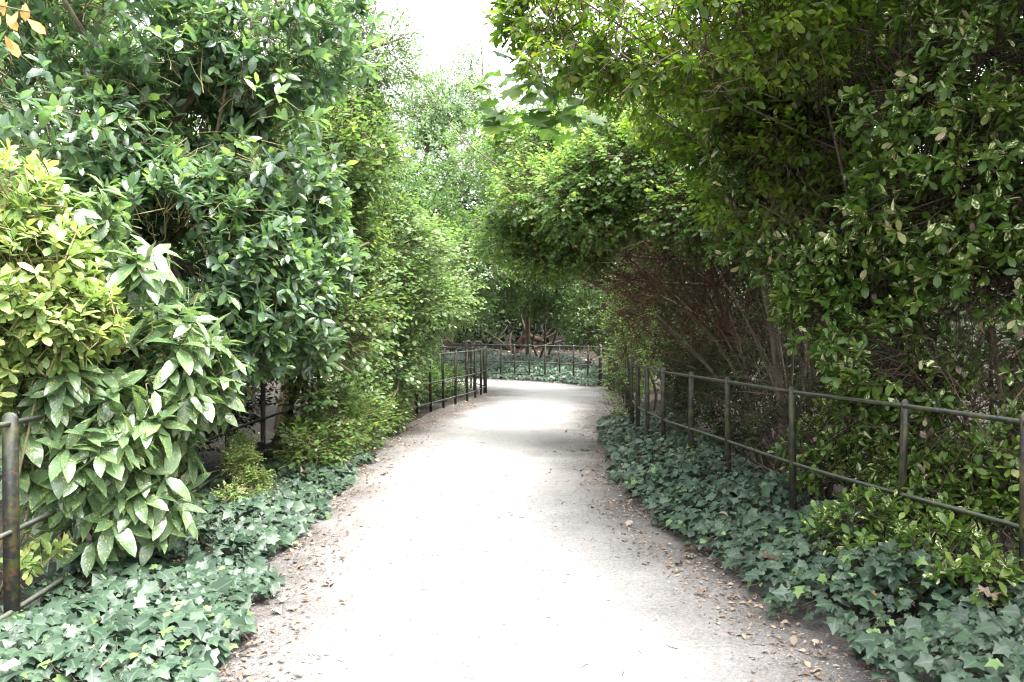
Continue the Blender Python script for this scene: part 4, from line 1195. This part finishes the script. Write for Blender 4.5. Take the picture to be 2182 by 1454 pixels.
# orange withered spray at the top left corner, close to the camera
def orange_spray():
    r = np.random.default_rng(95)
    b = np.array([-3.3, 2.9, 0.0])
    root = empty("withered_spray", tuple(b), "withered spray of pale orange leaves in the top left corner", "branch")
    tip = np.array(at(70, 30, 2.9))
    pts = spline([(-3.3, 2.9, 0), (-3.15, 2.9, 1.6), at(-300, 60, 2.9), at(-120, 0, 2.9), at(0, 15, 2.9), tip], 18)
    V, F = tube(pts - b, np.linspace(.014, .0025, 18), 6)
    obj_np("stem", V, F, M['bark'], root)
    me = [mesh_np("leaf", v, f, M['orange'], uv=u) for v, f, u in TP['obovate'][0]]
    for x, y in ((5, 20), (30, 25), (22, 45), (45, 40), (62, 20), (5, 85), (12, 105), (-5, 60), (-20, 30), (50, 55)):
        q = np.array(at(x, y - 18, 2.9)) + r.normal(size=3) * .012
        Rm = frames(np.array([[r.normal() * .5 + .2, r.normal() * .3, -1.0]]), np.array([[r.normal() * .4, -1, .4]]))[0]
        s = .055 + .02 * r.random()
        o = bpy.data.objects.new("leaf", me[r.integers(0, 3)])
        mm = np.eye(4); mm[:3, :3] = Rm * s; mm[:3, 3] = q - b
        o.matrix_local = Matrix(mm.tolist())
        o["tint"] = float(r.random())
        link(o, root)


orange_spray()

# ------------------------------------------------------------------ build the leaves: the ones that show largest one by one, the rest as one part
ALLP = np.concatenate([L.p for _, L, *_ in PLANTS])
xx, yy, dd = px(ALLP)
CELL = 14
nxc, nyc = 2182 // CELL + 1, 1454 // CELL + 1
zb = np.full((nxc + 2, nyc + 2), 1e9)
ok = (dd > .4) & (xx >= 0) & (xx < 2182) & (yy >= 0) & (yy < 1454)
np.minimum.at(zb, ((xx[ok] / CELL).astype(int) + 1, (yy[ok] / CELL).astype(int) + 1), dd[ok])
ntri = 0
for root, L, tm, mt, singles in PLANTS:
    r = np.random.default_rng(len(L.p))
    b = np.array(root.location)
    hi, lo = TP[tm]
    pick = np.zeros(len(L.p), bool)
    c = L.p + L.R[:, :, 1] * (L.s * .5)[:, None]
    x, y, d = px(c)
    ci = np.clip((x / CELL).astype(int) + 1, 0, nxc + 1); cj = np.clip((y / CELL).astype(int) + 1, 0, nyc + 1)
    front = np.minimum.reduce([zb[np.clip(ci + a, 0, nxc + 1), np.clip(cj + e, 0, nyc + 1)] for a in (-1, 0, 1) for e in (-1, 0, 1)])
    simple = (d < .4) | (x < -20) | (x > 2202) | (y < -20) | (y > 1474) | (L.s * FPX / np.maximum(d, .4) < 15) | (d > front + .55)
    if singles:
        inside = (d > .4) & (x >= 6) & (x < 2176) & (y >= 6) & (y < 1448)
        ci = np.clip((x / CELL).astype(int) + 1, 1, nxc); cj = np.clip((y / CELL).astype(int) + 1, 1, nyc)
        mind = np.minimum.reduce([zb[np.clip(ci + a, 0, nxc + 1), np.clip(cj + e, 0, nyc + 1)] for a in (-1, 0, 1) for e in (-1, 0, 1)])
        face = np.abs((L.R[:, :, 2] * nrm(np.array([0, 0, CAM_H]) - c)).sum(1))
        score = L.s / np.maximum(d, .3) * (.35 + face) * np.exp(-np.clip(d - mind - .05, 0, 5) * 6) * inside
        order = np.argsort(-score)[:singles]
        pick[order[score[order] > 0]] = True
        me = [mesh_np("leaf", v, f, M[mt], uv=u) for v, f, u in hi]
        for i in np.nonzero(pick)[0]:
            o = bpy.data.objects.new("leaf", me[i % len(me)])
            mm = np.eye(4); mm[:3, :3] = L.R[i] * L.s[i]; mm[:3, 3] = L.p[i] - b
            o.matrix_local = Matrix(mm.tolist())
            o["tint"] = float(L.t[i])
            link(o, root)
    rest = np.nonzero(~pick)[0]
    if len(rest) == 0: continue
    which = np.where(simple[rest], len(lo), rest % len(lo))
    lo = list(lo) + [diamond(TINY[tm], .25, .12)]
    V, F, U, T = [], [], [], []
    nv = 0
    for k, t in enumerate(lo):
        s = rest[which == k]
        if len(s) == 0: continue
        a = expand(t, L.p[s], L.R[s], L.s[s], L.t[s])
        V.append(a[0]); F.append(a[1] + nv); U.append(a[2]); T.append(a[3]); nv += len(a[0])
    V, F, U, T = (np.concatenate(q) for q in (V, F, U, T))
    ntri += len(F)
    obj_np("foliage", V - b, F, M[mt], root, kind="stuff", uv=U, tint=T)
print("foliage triangles", ntri, "objects", len(scene.objects), "time", round(time.time() - T0, 1))
